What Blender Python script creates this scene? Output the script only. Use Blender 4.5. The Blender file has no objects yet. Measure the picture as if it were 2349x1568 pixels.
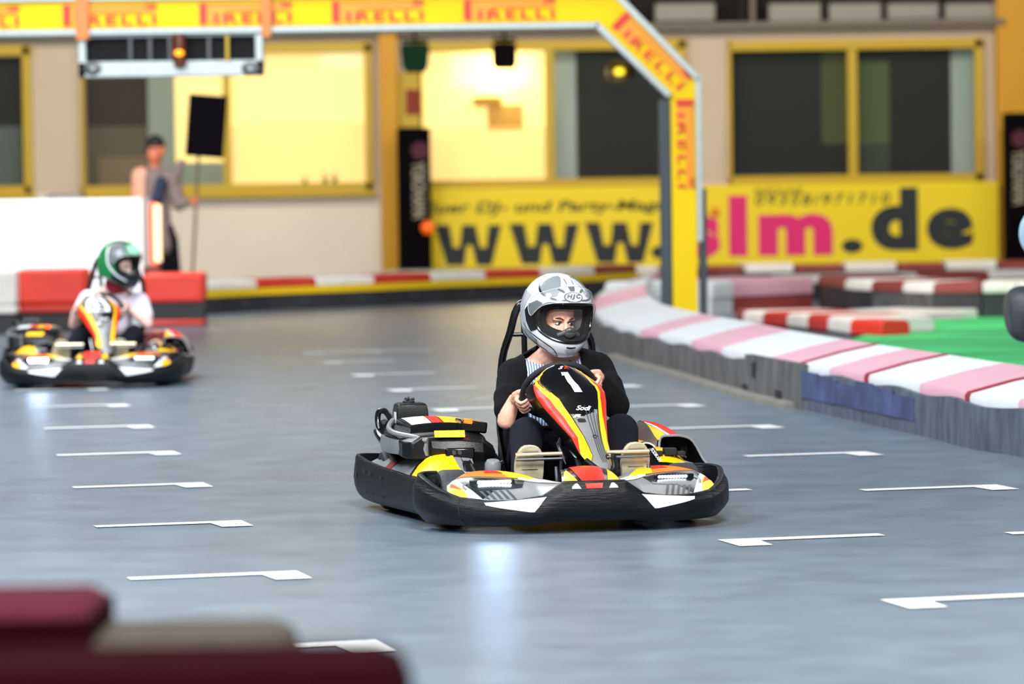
import bpy, math, random
from math import sin, cos, pi, radians, sqrt
from mathutils import Vector, Matrix
from mathutils.geometry import delaunay_2d_cdt

random.seed(4)
SC = bpy.context.scene
COL = SC.collection

# ------------------------------------------------------------------ camera
FPX, CX, CY, CAMH = 8809.0, 1174.5, 784.0, 1.5
PITCH, ROLL = math.atan((784 - 410) / FPX), 0.014
_f = Vector((0, cos(PITCH), -sin(PITCH)))
_r0, _u0 = Vector((1, 0, 0)), Vector((0, sin(PITCH), cos(PITCH)))
_r = _r0 * cos(ROLL) - _u0 * sin(ROLL)
_u = _r0 * sin(ROLL) + _u0 * cos(ROLL)
CAM = Vector((0, 0, CAMH))
cd = bpy.data.cameras.new('camera')
cd.sensor_width = 36.0
cd.lens = 36.0 * FPX / 2349.0
cd.clip_start, cd.clip_end = 0.5, 200
cd.dof.use_dof = True
cd.dof.focus_distance = 16.9
cd.dof.aperture_fstop = 2.4
cam = bpy.data.objects.new('camera', cd)
COL.objects.link(cam)
cam.matrix_world = Matrix(((_r.x, _u.x, -_f.x, 0), (_r.y, _u.y, -_f.y, 0), (_r.z, _u.z, -_f.z, CAMH), (0, 0, 0, 1)))
SC.camera = cam


def ray(px, py):
    return _f + _r * ((px - CX) / FPX) + _u * ((CY - py) / FPX)


def G(px, py, z=0.0):                      # the point of a level at height z seen at a pixel
    d = ray(px, py)
    return CAM + d * ((z - CAMH) / d.z)


def P(px, py, Y):                          # the point at distance Y seen at a pixel
    d = ray(px, py)
    return CAM + d * (Y / d.y)


# ------------------------------------------------------------------ light
SC.view_settings.view_transform = 'Standard'
SC.view_settings.look = 'None'
SC.view_settings.gamma = 1
SC.view_settings.exposure = 0.18
SC.view_settings.use_curve_mapping = False
world = bpy.data.worlds.new('hall_ambient')
SC.world = world
world.use_nodes = True
bg = world.node_tree.nodes['Background']
bg.inputs[0].default_value = (0.62, 0.74, 0.86, 1)
bg.inputs[1].default_value = 0.17


def area(name, loc, target, sx, sy, power, color):
    ld = bpy.data.lights.new(name, 'AREA')
    ld.shape = 'RECTANGLE'
    ld.size, ld.size_y, ld.energy, ld.color = sx, sy, power, color
    o = bpy.data.objects.new(name, ld)
    COL.objects.link(o)
    o.location = loc
    o.rotation_euler = (Vector(target) - Vector(loc)).to_track_quat('-Z', 'Y').to_euler()
    return o


area('ceiling_light_track', (1.2, 10.0, 6.2), (0.3, 17.5, 0.3), 2.5, 2, 1100, (1.0, 0.97, 0.94))
area('front_fill_light', (-0.4, 4.5, 4.6), (0.2, 17.0, 0.6), 2.5, 1.0, 400, (0.97, 0.98, 1.0))  # added fill near the camera to brighten helmet and driver, no fitting there
area('ceiling_light_track', (-3.8, 13.5, 5.2), (-0.5, 17.5, 0.3), 2, 2, 420, (0.9, 0.96, 1.0))
area('ceiling_light_track', (-4, 23, 6.5), (-3, 24, 0), 5, 5, 900, (0.93, 0.97, 1.0))
area('ceiling_light_track', (5.5, 24, 6.0), (3.5, 24, 0), 4, 7, 230, (0.95, 0.98, 1.0))
area('ceiling_light_track', (-5, 30, 6.0), (-4, 33, 0), 6, 8, 620, (0.97, 0.98, 1.0))
area('ceiling_light_track', (3, 38, 5.5), (3, 40, 0), 8, 6, 430, (1.0, 0.95, 0.88))
area('ceiling_light_pit', (-5.8, 40, 4.6), (-6.5, 44, 0.8), 3, 1.0, 420, (1, 1, 1))
area('ceiling_light_wall', (0, 50.5, 5.6), (0, 57, 0.6), 24, 1.0, 680, (1.0, 0.86, 0.68))


# ------------------------------------------------------------------ materials
def lin(c):
    return tuple((x / 255 / 12.92) if x / 255 <= 0.04045 else ((x / 255 + 0.055) / 1.055) ** 2.4 for x in c)


def mat(name, rgb, rough=0.5, metal=0.0, var=0.0, vscale=20.0, bump=0.0, bscale=60.0, coat=0.0, emit=None, es=1.0, spec=0.5, stretch=(1, 1, 1)):
    m = bpy.data.materials.new(name)
    m.use_nodes = True
    nt = m.node_tree
    b = nt.nodes['Principled BSDF']
    c = lin(rgb)
    b.inputs['Base Color'].default_value = (*c, 1)
    b.inputs['Roughness'].default_value = rough
    b.inputs['Metallic'].default_value = metal
    b.inputs['Specular IOR Level'].default_value = spec
    b.inputs['Coat Weight'].default_value = coat
    b.inputs['Coat Roughness'].default_value = 0.06
    if emit:
        b.inputs['Emission Color'].default_value = (*lin(emit), 1)
        b.inputs['Emission Strength'].default_value = es
    tc = nt.nodes.new('ShaderNodeTexCoord')
    mp = nt.nodes.new('ShaderNodeMapping')
    mp.inputs['Scale'].default_value = stretch
    nt.links.new(tc.outputs['Object'], mp.inputs[0])
    if var:
        n = nt.nodes.new('ShaderNodeTexNoise')
        n.inputs['Scale'].default_value = vscale
        n.inputs['Detail'].default_value = 6
        nt.links.new(mp.outputs[0], n.inputs['Vector'])
        r = nt.nodes.new('ShaderNodeMapRange')
        r.inputs[1].default_value, r.inputs[2].default_value = 0.3, 0.7
        r.inputs[3].default_value, r.inputs[4].default_value = 1 - var, 1 + var
        nt.links.new(n.outputs['Fac'], r.inputs[0])
        x = nt.nodes.new('ShaderNodeVectorMath')
        x.operation = 'SCALE'
        x.inputs[0].default_value = c
        nt.links.new(r.outputs[0], x.inputs['Scale'])
        nt.links.new(x.outputs[0], b.inputs['Base Color'])
    if bump:
        n = nt.nodes.new('ShaderNodeTexNoise')
        n.inputs['Scale'].default_value = bscale
        n.inputs['Detail'].default_value = 4
        nt.links.new(mp.outputs[0], n.inputs['Vector'])
        bp = nt.nodes.new('ShaderNodeBump')
        bp.inputs['Strength'].default_value = bump
        bp.inputs['Distance'].default_value = 0.01
        nt.links.new(n.outputs['Fac'], bp.inputs['Height'])
        nt.links.new(bp.outputs[0], b.inputs['Normal'])
    return m


def glassmat(name, rgb, alpha=0.15, rough=0.03):
    m = mat(name, rgb, rough)
    m.node_tree.nodes['Principled BSDF'].inputs['Alpha'].default_value = alpha
    return m


def stripes(name, c1, c2, scale, axis='X', rough=0.9, distort=1.5):
    m = mat(name, c1, rough)
    nt = m.node_tree
    tc = nt.nodes.new('ShaderNodeTexCoord')
    w = nt.nodes.new('ShaderNodeTexWave')
    w.bands_direction = axis
    w.inputs['Scale'].default_value = scale
    w.inputs['Distortion'].default_value = distort
    w.inputs['Detail Scale'].default_value = 0.6
    nt.links.new(tc.outputs['Object'], w.inputs['Vector'])
    cr = nt.nodes.new('ShaderNodeValToRGB')
    cr.color_ramp.elements[0].position, cr.color_ramp.elements[1].position = 0.38, 0.52
    cr.color_ramp.elements[0].color, cr.color_ramp.elements[1].color = (*lin(c1), 1), (*lin(c2), 1)
    nt.links.new(w.outputs['Fac'], cr.inputs[0])
    nt.links.new(cr.outputs[0], nt.nodes['Principled BSDF'].inputs['Base Color'])
    return m


M = {}
M['floor'] = mat('asphalt_floor', (101, 115, 128), 0.3, var=0.16, vscale=3.0, bump=0.22, bscale=130)
M['line'] = mat('worn_white_paint', (212, 216, 216), 0.5, var=0.06, vscale=14)
M['black'] = mat('black_plastic', (12, 14, 16), 0.36, var=0.25, vscale=18, bump=0.12, bscale=90, spec=0.35, stretch=(1, 1, 3))
M['bumper'] = mat('scuffed_bumper_plastic', (15, 17, 21), 0.45, var=0.4, vscale=16, bump=0.35, bscale=40, spec=0.27, stretch=(0.5, 0.5, 4))
M['gloss'] = mat('gloss_black', (8, 8, 9), 0.2, coat=0.25)
M['dark'] = mat('dark_matt', (16, 16, 18), 0.7)
M['grey'] = mat('grey_plastic', (120, 124, 126), 0.35, var=0.1)
M['dkgrey'] = mat('dark_grey_plastic', (66, 68, 70), 0.35)
M['silver'] = mat('brushed_silver', (126, 128, 130), 0.36, metal=0.2, var=0.12, vscale=8, bump=0.1)
M['chrome'] = mat('chrome', (205, 208, 210), 0.12, metal=1.0)
M['steel'] = mat('steel', (120, 124, 130), 0.3, metal=0.9)
M['brass'] = mat('pale_brass_bar', (238, 226, 190), 0.28, metal=0.75)
M['yel'] = mat('yellow_sticker', (252, 186, 6), 0.42, coat=0.1, spec=0.35)
M['red'] = mat('red_sticker', (222, 34, 14), 0.42, coat=0.1, spec=0.35)
M['dred'] = mat('dark_red_gloss', (150, 14, 24), 0.25, coat=0.3)
M['white'] = mat('white_sticker', (226, 230, 232), 0.35)
M['orange'] = mat('orange_sticker', (232, 118, 30), 0.4, spec=0.35)
M['tyre'] = mat('tyre_rubber', (38, 40, 44), 0.62, bump=0.2)
M['led'] = mat('lit_led', (255, 255, 255), 0.3, emit=(190, 220, 255), es=95)
M['led2'] = mat('lit_led_dimmer', (255, 255, 255), 0.3, emit=(225, 240, 255), es=4)
M['ledo'] = mat('orange_indicator', (255, 90, 20), 0.3, emit=(255, 80, 20), es=2.5)
M['clear'] = glassmat('clear_plastic', (215, 225, 230), 0.16)
M['smoke'] = mat('smoked_lens', (26, 30, 34), 0.16, coat=0.3)
M['skin'] = mat('skin', (222, 168, 145), 0.55, var=0.05, vscale=30)
M['skin2'] = mat('skin_light', (226, 190, 180), 0.55)
M['cardigan'] = mat('black_knit', (15, 15, 18), 0.95, bump=0.3, bscale=160, spec=0.15)
M['blouse'] = stripes('blue_white_stripes', (70, 100, 175), (225, 230, 245), 26)
M['trousers'] = mat('navy_trousers', (17, 19, 28), 0.95, spec=0.15, bump=0.2, bscale=120)
M['sole'] = mat('beige_sole', (166, 160, 136), 0.8, var=0.08, bump=0.3, bscale=50)
M['shoe'] = mat('dark_shoe', (30, 30, 34), 0.7)
M['helmet'] = mat('white_helmet', (222, 226, 232), 0.18, coat=0.6)
M['hgrey'] = mat('helmet_grey', (120, 128, 132), 0.2, coat=0.6)
M['hlgrey'] = mat('helmet_light_grey', (168, 174, 180), 0.2, coat=0.6)
M['hblack'] = mat('helmet_black', (14, 14, 16), 0.25)
M['foam'] = mat('black_lining', (12, 12, 14), 0.9)
M['eye'] = mat('eye_white', (225, 220, 215), 0.2)
M['iris'] = mat('dark_iris', (30, 18, 12), 0.15)
M['hair'] = mat('dark_hair', (32, 22, 18), 0.7)
M['brow'] = mat('brown_brow', (70, 44, 34), 0.8)
M['hgreen'] = mat('helmet_green', (20, 120, 62), 0.2, coat=0.6)
M['hpale'] = mat('helmet_pale_green', (150, 240, 190), 0.25)
M['hdark'] = mat('helmet_dark', (30, 44, 50), 0.25, coat=0.4)
M['tee'] = mat('pale_lilac_shirt', (222, 214, 228), 0.9)
M['scarf'] = mat('dark_red_cloth', (140, 14, 34), 0.9)


# ------------------------------------------------------------------ mesh helpers
class MB:
    def __init__(self):
        self.v, self.f, self.m = [], [], []

    def add(self, vs, fs, mi=0):
        o = len(self.v)
        self.v += [Vector(p) for p in vs]
        for f in fs:
            self.f.append(tuple(i + o for i in f))
            self.m.append(mi)
        return self

    def box(self, c, s, rot=None, mi=0):
        c = Vector(c)
        vs = [Vector((x * s[0] / 2, y * s[1] / 2, z * s[2] / 2)) for x in (-1, 1) for y in (-1, 1) for z in (-1, 1)]
        if rot is not None:
            vs = [rot @ p for p in vs]
        return self.add([c + p for p in vs], [(0, 1, 3, 2), (4, 6, 7, 5), (0, 4, 5, 1), (2, 3, 7, 6), (0, 2, 6, 4), (1, 5, 7, 3)], mi)

    def loft(self, rings, closed=True, caps=True, mi=0, loop=False):
        n = len(rings[0])
        vs = [p for r in rings for p in r]
        fs = []
        R = len(rings)
        for i in range(R if loop else R - 1):
            a, b = i * n, ((i + 1) % R) * n
            for j in range(n if closed else n - 1):
                k = (j + 1) % n
                fs.append((a + j, a + k, b + k, b + j))
        if caps and closed and not loop:
            fs.append(tuple(range(n - 1, -1, -1)))
            fs.append(tuple((R - 1) * n + j for j in range(n)))
        return self.add(vs, fs, mi)

    def tube(self, pts, r, n=10, mi=0, loop=False, smooth=0):
        pts = [Vector(p) for p in pts]
        rs = list(r) if isinstance(r, (list, tuple)) else [r] * len(pts)
        if smooth:
            pts, rs = catmull(pts, rs, smooth, loop)
        L = len(pts)
        rings = []
        up = None
        for i in range(L):
            if loop:
                t = pts[(i + 1) % L] - pts[i - 1]
            else:
                t = pts[min(i + 1, L - 1)] - pts[max(i - 1, 0)]
            t.normalize()
            if up is None:
                up = Vector((0, 0, 1)) if abs(t.z) < 0.9 else Vector((1, 0, 0))
            s = t.cross(up).normalized()
            up = s.cross(t).normalized()
            rings.append([pts[i] + (s * cos(2 * pi * k / n) + up * sin(2 * pi * k / n)) * rs[i] for k in range(n)])
        return self.loft(rings, True, not loop, mi, loop)

    def lathe(self, prof, c, ax=(0, 0, 1), n=24, mi=0, caps=False):
        ax = Vector(ax).normalized()
        s = ax.cross(Vector((0, 0, 1)) if abs(ax.z) < 0.9 else Vector((1, 0, 0))).normalized()
        t = ax.cross(s)
        c = Vector(c)
        rings = [[c + ax * h + (s * cos(2 * pi * k / n) + t * sin(2 * pi * k / n)) * r for k in range(n)] for r, h in prof]
        return self.loft(rings, True, caps, mi)

    def ball(self, c, r, rot=None, n=20, mi=0):
        c = Vector(c)
        if not isinstance(r, (tuple, list)):
            r = (r, r, r)
        rings = []
        for i in range(n // 2 + 1):
            a = -pi / 2 + pi * i / (n // 2)
            ring = []
            for k in range(n):
                p = Vector((r[0] * max(cos(a), 1e-4) * cos(2 * pi * k / n), r[1] * max(cos(a), 1e-4) * sin(2 * pi * k / n), r[2] * sin(a)))
                ring.append(c + (rot @ p if rot is not None else p))
            rings.append(ring)
        return self.loft(rings, True, True, mi)

    def cap(self, p0, r0, p1, r1, n=14, mi=0):
        p0, p1 = Vector(p0), Vector(p1)
        ax = p1 - p0
        L = ax.length
        ax.normalize()
        prof = []
        for i in range(5):
            a = -pi / 2 + (pi / 2) * i / 4
            prof.append((max(r0 * cos(a), 1e-4), r0 * sin(a)))
        for i in range(5):
            a = (pi / 2) * i / 4
            prof.append((max(r1 * cos(a), 1e-4), L + r1 * sin(a)))
        return self.lathe(prof, p0, ax, n, mi, True)

    def build(self, name, mats, parent=None, smooth=True, bevel=0.0, solid=0.0, angle=40, subsurf=0):
        me = bpy.data.meshes.new(name)
        me.from_pydata([tuple(p) for p in self.v], [], self.f)
        if not isinstance(mats, (list, tuple)):
            mats = [mats]
        for m in mats:
            me.materials.append(m)
        me.polygons.foreach_set('material_index', self.m)
        me.update()
        o = bpy.data.objects.new(name, me)
        COL.objects.link(o)
        if parent is not None:
            o.parent = parent
        if solid:
            md = o.modifiers.new('solid', 'SOLIDIFY')
            md.thickness = solid
            md.offset = -1
        if bevel:
            md = o.modifiers.new('bevel', 'BEVEL')
            md.width = bevel
            md.segments = 2
            md.limit_method = 'ANGLE'
            md.angle_limit = radians(35)
        if subsurf:
            md = o.modifiers.new('sub', 'SUBSURF')
            md.levels = md.render_levels = subsurf
        if smooth:
            me.polygons.foreach_set('use_smooth', [True] * len(me.polygons))
            me.set_sharp_from_angle(angle=radians(angle)) if not subsurf else None
        return o


def catmull(pts, rs, k, loop=False):
    L = len(pts)
    op, orr = [], []
    for i in range(L if loop else L - 1):
        if loop:
            a, b, c, d = pts[i - 1], pts[i], pts[(i + 1) % L], pts[(i + 2) % L]
            r0, r1 = rs[i], rs[(i + 1) % L]
        else:
            a, b, c, d = pts[max(i - 1, 0)], pts[i], pts[i + 1], pts[min(i + 2, L - 1)]
            r0, r1 = rs[i], rs[i + 1]
        for j in range(k):
            t = j / k
            op.append(0.5 * ((2 * b) + (c - a) * t + (2 * a - 5 * b + 4 * c - d) * t * t + (3 * b - a - 3 * c + d) * t ** 3))
            orr.append(r0 + (r1 - r0) * t)
    if not loop:
        op.append(pts[-1])
        orr.append(rs[-1])
    return op, orr


def lerp_table(tab, x):
    if x <= tab[0][0]:
        return tab[0][1]
    for (a, p), (b, q) in zip(tab, tab[1:]):
        if x <= b:
            t = (x - a) / (b - a) if b > a else 0
            return p + (q - p) * t
    return tab[-1][1]


def smooth_table(tab, x):
    if x <= tab[0][0]:
        return tab[0][1]
    for i in range(len(tab) - 1):
        if x <= tab[i + 1][0]:
            t = (x - tab[i][0]) / (tab[i + 1][0] - tab[i][0])
            a = tab[max(i - 1, 0)][1]
            b, c = tab[i][1], tab[i + 1][1]
            d = tab[min(i + 2, len(tab) - 1)][1]
            return 0.5 * ((2 * b) + (c - a) * t + (2 * a - 5 * b + 4 * c - d) * t * t + (3 * b - a - 3 * c + d) * t ** 3)
    return tab[-1][1]


def inpoly(x, y, poly):
    c = False
    n = len(poly)
    for i in range(n):
        x1, y1 = poly[i]
        x2, y2 = poly[i - 1]
        if (y1 > y) != (y2 > y) and x < (x2 - x1) * (y - y1) / (y2 - y1) + x1:
            c = not c
    return c


def cdt(outer, su, sv, holes=()):
    """triangulates a flat region with inner points; returns uv points and triangles"""
    V, E = [], []

    def ring(poly):
        pts = []
        n = len(poly)
        for i in range(n):
            a, b = poly[i], poly[(i + 1) % n]
            k = max(1, int(math.hypot((b[0] - a[0]) / su, (b[1] - a[1]) / sv)))
            for j in range(k):
                pts.append((a[0] + (b[0] - a[0]) * j / k, a[1] + (b[1] - a[1]) * j / k))
        o = len(V)
        V.extend(pts)
        E.extend((o + i, o + (i + 1) % len(pts)) for i in range(len(pts)))
    ring(outer)
    for h in holes:
        ring(h)
    xs = [p[0] for p in outer]
    ys = [p[1] for p in outer]
    x = min(xs) + su * 0.5
    r = 0
    nb = list(V)
    while x < max(xs):
        y = min(ys) + sv * (0.5 if r % 2 else 0.9)
        while y < max(ys):
            if inpoly(x, y, outer) and not any(inpoly(x, y, h) for h in holes):
                if min(((x - p[0]) / su) ** 2 + ((y - p[1]) / sv) ** 2 for p in nb) > 0.2:
                    V.append((x, y))
            y += sv
        x += su
        r += 1
    res = delaunay_2d_cdt([Vector((p[0] / su, p[1] / sv)) for p in V], E, [], 0, 1e-5)
    pts = [(p.x * su, p.y * sv) for p in res[0]]
    tris = []
    for t in res[2]:
        cx = sum(pts[i][0] for i in t) / 3
        cy = sum(pts[i][1] for i in t) / 3
        if inpoly(cx, cy, outer) and not any(inpoly(cx, cy, h) for h in holes):
            tris.append(tuple(t))
    return pts, tris


def snormal(fn, u, v, e=1e-3):
    a = fn(u + e, v) - fn(u - e, v)
    b = fn(u, v + e) - fn(u, v - e)
    n = a.cross(b)
    return n.normalized() if n.length > 1e-12 else Vector((0, 0, 1))


def decal(mb, fn, poly, off, su, sv, mi=0, holes=(), flip=False, e=1e-3):
    pts, tris = cdt(poly, su, sv, holes)
    s = -1 if flip else 1
    mb.add([fn(*p) + snormal(fn, *p, e) * off * s for p in pts], [t[::s] for t in tris], mi)


def ribbon(mb, fn, pts, w, off, mi=0, flip=False, e=1e-3, k=4):
    q, _ = catmull([Vector((p[0], p[1], 0)) for p in pts], [1] * len(pts), k)
    s = -1 if flip else 1
    P3 = [fn(p.x, p.y) for p in q]
    N = [snormal(fn, p.x, p.y, e) * s for p in q]
    vs = []
    L = len(q)
    for i in range(L):
        t = (P3[min(i + 1, L - 1)] - P3[max(i - 1, 0)]).normalized()
        d = N[i].cross(t).normalized()
        ww = w * (0.35 + 0.65 * sin(pi * min(1, max(0, i / (L - 1)))) ** 0.5)
        vs += [P3[i] + N[i] * off - d * ww / 2, P3[i] + N[i] * off + d * ww / 2]
    mb.add(vs, [(2 * i, 2 * i + 2, 2 * i + 3, 2 * i + 1) for i in range(L - 1)], mi)


_tc = {}


def text_mesh(s, bold=0.0, shear=0.0, spacing=1.0):
    """the glyphs of a line of text, scaled to a unit box"""
    key = (s, bold, shear, spacing)
    if key not in _tc:
        cu = bpy.data.curves.new('glyphs', 'FONT')
        cu.body = s
        cu.offset = bold
        cu.shear = shear
        cu.space_character = spacing
        cu.resolution_u = 6
        ob = bpy.data.objects.new('glyphs', cu)
        COL.objects.link(ob)
        dg = bpy.context.evaluated_depsgraph_get()
        me = bpy.data.meshes.new_from_object(ob.evaluated_get(dg))
        vs = [v.co.copy() for v in me.vertices]
        fs = [tuple(p.vertices) for p in me.polygons]
        bpy.data.objects.remove(ob)
        bpy.data.meshes.remove(me)
        bpy.data.curves.remove(cu)
        x0, x1 = min(v.x for v in vs), max(v.x for v in vs)
        y0, y1 = min(v.y for v in vs), max(v.y for v in vs)
        _tc[key] = ([((v.x - x0) / (x1 - x0), (v.y - y0) / (y1 - y0)) for v in vs], fs)
    return _tc[key]


def put_text(mb, s, fn, mi=0, **kw):
    """fn(a, b) maps the unit box of the text onto a surface"""
    vs, fs = text_mesh(s, **kw)
    mb.add([fn(a, b) for a, b in vs], fs, mi)


def blob(name, mb, mats, parent, voxel=0.006, smooth=3, factor=0.5, cut=None, solid=0.0):
    """grows one continuous skin over overlapping tapered forms"""
    me = bpy.data.meshes.new(name)
    me.from_pydata([tuple(p) for p in mb.v], [], mb.f)
    me.update()
    t = bpy.data.objects.new('form', me)
    COL.objects.link(t)
    md = t.modifiers.new('r', 'REMESH')
    md.mode = 'VOXEL'
    md.voxel_size = voxel
    md = t.modifiers.new('s', 'SMOOTH')
    md.factor, md.iterations = factor, smooth
    dg = bpy.context.evaluated_depsgraph_get()
    out = bpy.data.meshes.new_from_object(t.evaluated_get(dg))
    bpy.data.objects.remove(t)
    bpy.data.meshes.remove(me)
    out.name = name
    if not isinstance(mats, (list, tuple)):
        mats = [mats]
    if cut:
        vs = [v.co.copy() for v in out.vertices]
        keep = [not cut(v) for v in vs]
        idx, nv = {}, []
        for i, kx in enumerate(keep):
            if kx:
                idx[i] = len(nv)
                nv.append(tuple(vs[i]))
        nf = [tuple(idx[i] for i in p.vertices) for p in out.polygons if all(keep[i] for i in p.vertices)]
        out = bpy.data.meshes.new(name)
        out.from_pydata(nv, [], nf)
    out.materials.clear()
    for m in mats:
        out.materials.append(m)
    out.polygons.foreach_set('use_smooth', [True] * len(out.polygons))
    out.update()
    o = bpy.data.objects.new(name, out)
    COL.objects.link(o)
    if parent is not None:
        o.parent = parent
    if solid:
        md = o.modifiers.new('solid', 'SOLIDIFY')
        md.thickness = solid
        md.offset = 0
    return o


def empty(name, loc=(0, 0, 0), rz=0.0, parent=None):
    o = bpy.data.objects.new(name, None)
    o.empty_display_size = 0.1
    o.location = loc
    o.rotation_euler = (0, 0, rz)
    COL.objects.link(o)
    if parent is not None:
        o.parent = parent
    return o


def tag(o, label=None, cat=None, group=None, kind=None):
    if label:
        o['label'] = label
    if cat:
        o['category'] = cat
    if group:
        o['group'] = group
    if kind:
        o['kind'] = kind
    return o


def copy_tree(o, parent=None):
    c = o.copy()
    COL.objects.link(c)
    c.parent = parent
    for ch in list(o.children):
        copy_tree(ch, c)
    return c

# ------------------------------------------------------------------ the hall
WY = 57.0                                            # distance of the rear wall


def struct(o):
    o['kind'] = 'structure'
    return o


M['wallup'] = mat('cream_wall', (206, 190, 170), 0.85, var=0.04, vscale=1.2)
M['walllow'] = mat('cream_wall_lit_lower', (232, 222, 208), 0.8, var=0.03, vscale=1.2)  # same cream painted lighter where the light reaches below the sills
M['frameyel'] = mat('yellow_window_frame', (196, 164, 14), 0.5)
M['ochre'] = mat('ochre_column', (206, 150, 12), 0.6)
M['banner'] = mat('yellow_banner', (242, 214, 4), 0.55)
M['bannerblk'] = mat('banner_black', (24, 34, 38), 0.6)
M['bannerthin'] = mat('banner_thin_print', (70, 70, 20), 0.6)
M['magenta'] = mat('banner_magenta', (224, 28, 112), 0.6)
M['darkglass'] = mat('dark_window_glass', (15, 18, 18), 0.5, spec=0.15)
M['greyblind'] = mat('grey_green_blind', (150, 165, 150), 0.8)
M['paleblind'] = mat('pale_blind', (165, 185, 180), 0.8)
M['olive'] = mat('olive_reflection_bottle', (70, 80, 30), 0.8)  # for the painted olive reflection in the glass and the bottles
M['dimroom'] = mat('dim_room', (60, 52, 42), 0.8)
M['litroom'] = mat('lit_room', (255, 225, 120), 0.8, emit=(255, 228, 152), es=0.86)
M['litlow'] = mat('lit_room_frosted', (250, 214, 130), 0.8, emit=(252, 216, 140), es=0.70)
M['litceil'] = mat('lit_lamp_glow', (255, 250, 230), 0.8, emit=(255, 246, 215), es=1.7)
M['tan'] = mat('tan_object', (200, 150, 60), 0.8, emit=(190, 140, 50), es=0.35)
M['beam'] = mat('grey_beam', (120, 112, 100), 0.7, var=0.1)
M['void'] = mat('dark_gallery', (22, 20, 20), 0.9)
M['pale'] = mat('pale_panel', (150, 148, 142), 0.7)
M['alu'] = mat('aluminium', (176, 186, 186), 0.4, metal=0.3, var=0.08)
M['conc'] = mat('painted_hoarding', (240, 243, 246), 0.6)

# floor
mb = MB()
mb.add([(-30, 0, 0), (30, 0, 0), (30, WY, 0), (-30, WY, 0)], [(0, 1, 2, 3)])
floor = struct(mb.build('floor', M['floor'], smooth=False))
# a little broad mottling in the floor's gloss
nt = M['floor'].node_tree
tc = nt.nodes.new('ShaderNodeTexCoord')
nz = nt.nodes.new('ShaderNodeTexNoise')
nz.inputs['Scale'].default_value = 0.9
nz.inputs['Detail'].default_value = 5
mr = nt.nodes.new('ShaderNodeMapRange')
mr.inputs[3].default_value, mr.inputs[4].default_value = 0.24, 0.33
nt.links.new(tc.outputs['Object'], nz.inputs['Vector'])
nt.links.new(nz.outputs['Fac'], mr.inputs[0])
nt.links.new(mr.outputs[0], nt.nodes['Principled BSDF'].inputs['Roughness'])

# painted start grid marks: a cross line with a short leg at one end
UD = (G(862, 1467) - G(440, 1486)).normalized()      # along the line, to the right
VD = Vector((UD.y, -UD.x, 0)).normalized()           # towards the viewer


def gridmark(corner, legright, L=0.66, leg=0.30, th=0.10, full=1.0):
    s = -1 if legright else 1
    a = corner
    pts = [a, a + UD * s * L, a + UD * s * L + VD * th, a + UD * s * 0.155 + VD * th, a + UD * s * 0.14 + VD * leg, a + VD * leg]
    mb = MB()
    mb.add([p + Vector((0, 0, 0.004)) for p in pts], [tuple(range(6)) if not legright else tuple(range(5, -1, -1))])
    return mb.build('grid_line', M['line'], floor, smooth=False)


for px, py in ((862, 1467), (680, 1310), (553, 1194), (465, 1107), (397, 1035), (340, 975), (287, 927), (238, 890)):
    gridmark(G(px, py), True)
for px, py in ((2018, 1377), (1645, 1239), (1390, 1133), (985, 939), (884, 894), (802, 860)):
    gridmark(G(px, py), False, L=0.70 if py > 1000 else 0.66)
gridmark(G(1060, 1052), False)
for px, py in ((2660, 1208), (2285, 1112), (1985, 1036), (1765, 975), (1590, 927), (1452, 883)):
    gridmark(G(px, py), True, L=0.70)
for px, py in ((735, 832), (690, 810), (830, 806)):
    gridmark(G(px, py), False, L=0.62, leg=0.2)


def wrect(x0, y0, x1, y1, Y):
    """world x and z limits of a picture rectangle on the plane at distance Y"""
    a, b = P(x0, y1, Y), P(x1, y0, Y)
    c, d = P(x0, y0, Y), P(x1, y1, Y)
    return (a.x + c.x) / 2, (b.x + d.x) / 2, (a.z + d.z) / 2, (b.z + c.z) / 2


def slab(mb, rect, Y, t=0.05, mi=0):
    x0, x1, z0, z1 = rect
    mb.box(((x0 + x1) / 2, Y - t / 2, (z0 + z1) / 2), (x1 - x0, t, z1 - z0), mi=mi)


# rear wall built around its windows
zsill = P(520, 438, WY).z
ztop = P(1174, 72, WY).z
mb = MB()
xl, xr = -20, 20
mb.box(((xl + xr) / 2, WY + 0.1, zsill / 2), (xr - xl, 0.2, zsill), mi=1)
zwt = P(900, 118, WY).z
mb.box(((xl + xr) / 2, WY + 0.1, (zwt + ztop) / 2), (xr - xl, 0.2, ztop - zwt), mi=0)
edges = [(-2380, -300), (70, 195), (852, 968), (1568, 1676), (2248, 2300), (2300, 4200)]
for a, b in edges:
    x0, x1 = P(a, 300, WY).x, P(b, 300, WY).x
    mb.box(((x0 + x1) / 2, WY + 0.1, (zsill + zwt) / 2), (x1 - x0, 0.2, zwt - zsill), mi=0)
struct(mb.build('wall_rear', [M['wallup'], M['walllow']], smooth=False))
# side walls stand outside the picture and close the hall
for nm, x in (('wall_left', -20.1), ('wall_right', 20.1)):
    mb = MB()
    mb.box((x, WY / 2 + 8, 3.2), (0.2, WY - 16, 6.4))
    struct(mb.build(nm, M['wallup'], smooth=False))
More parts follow.
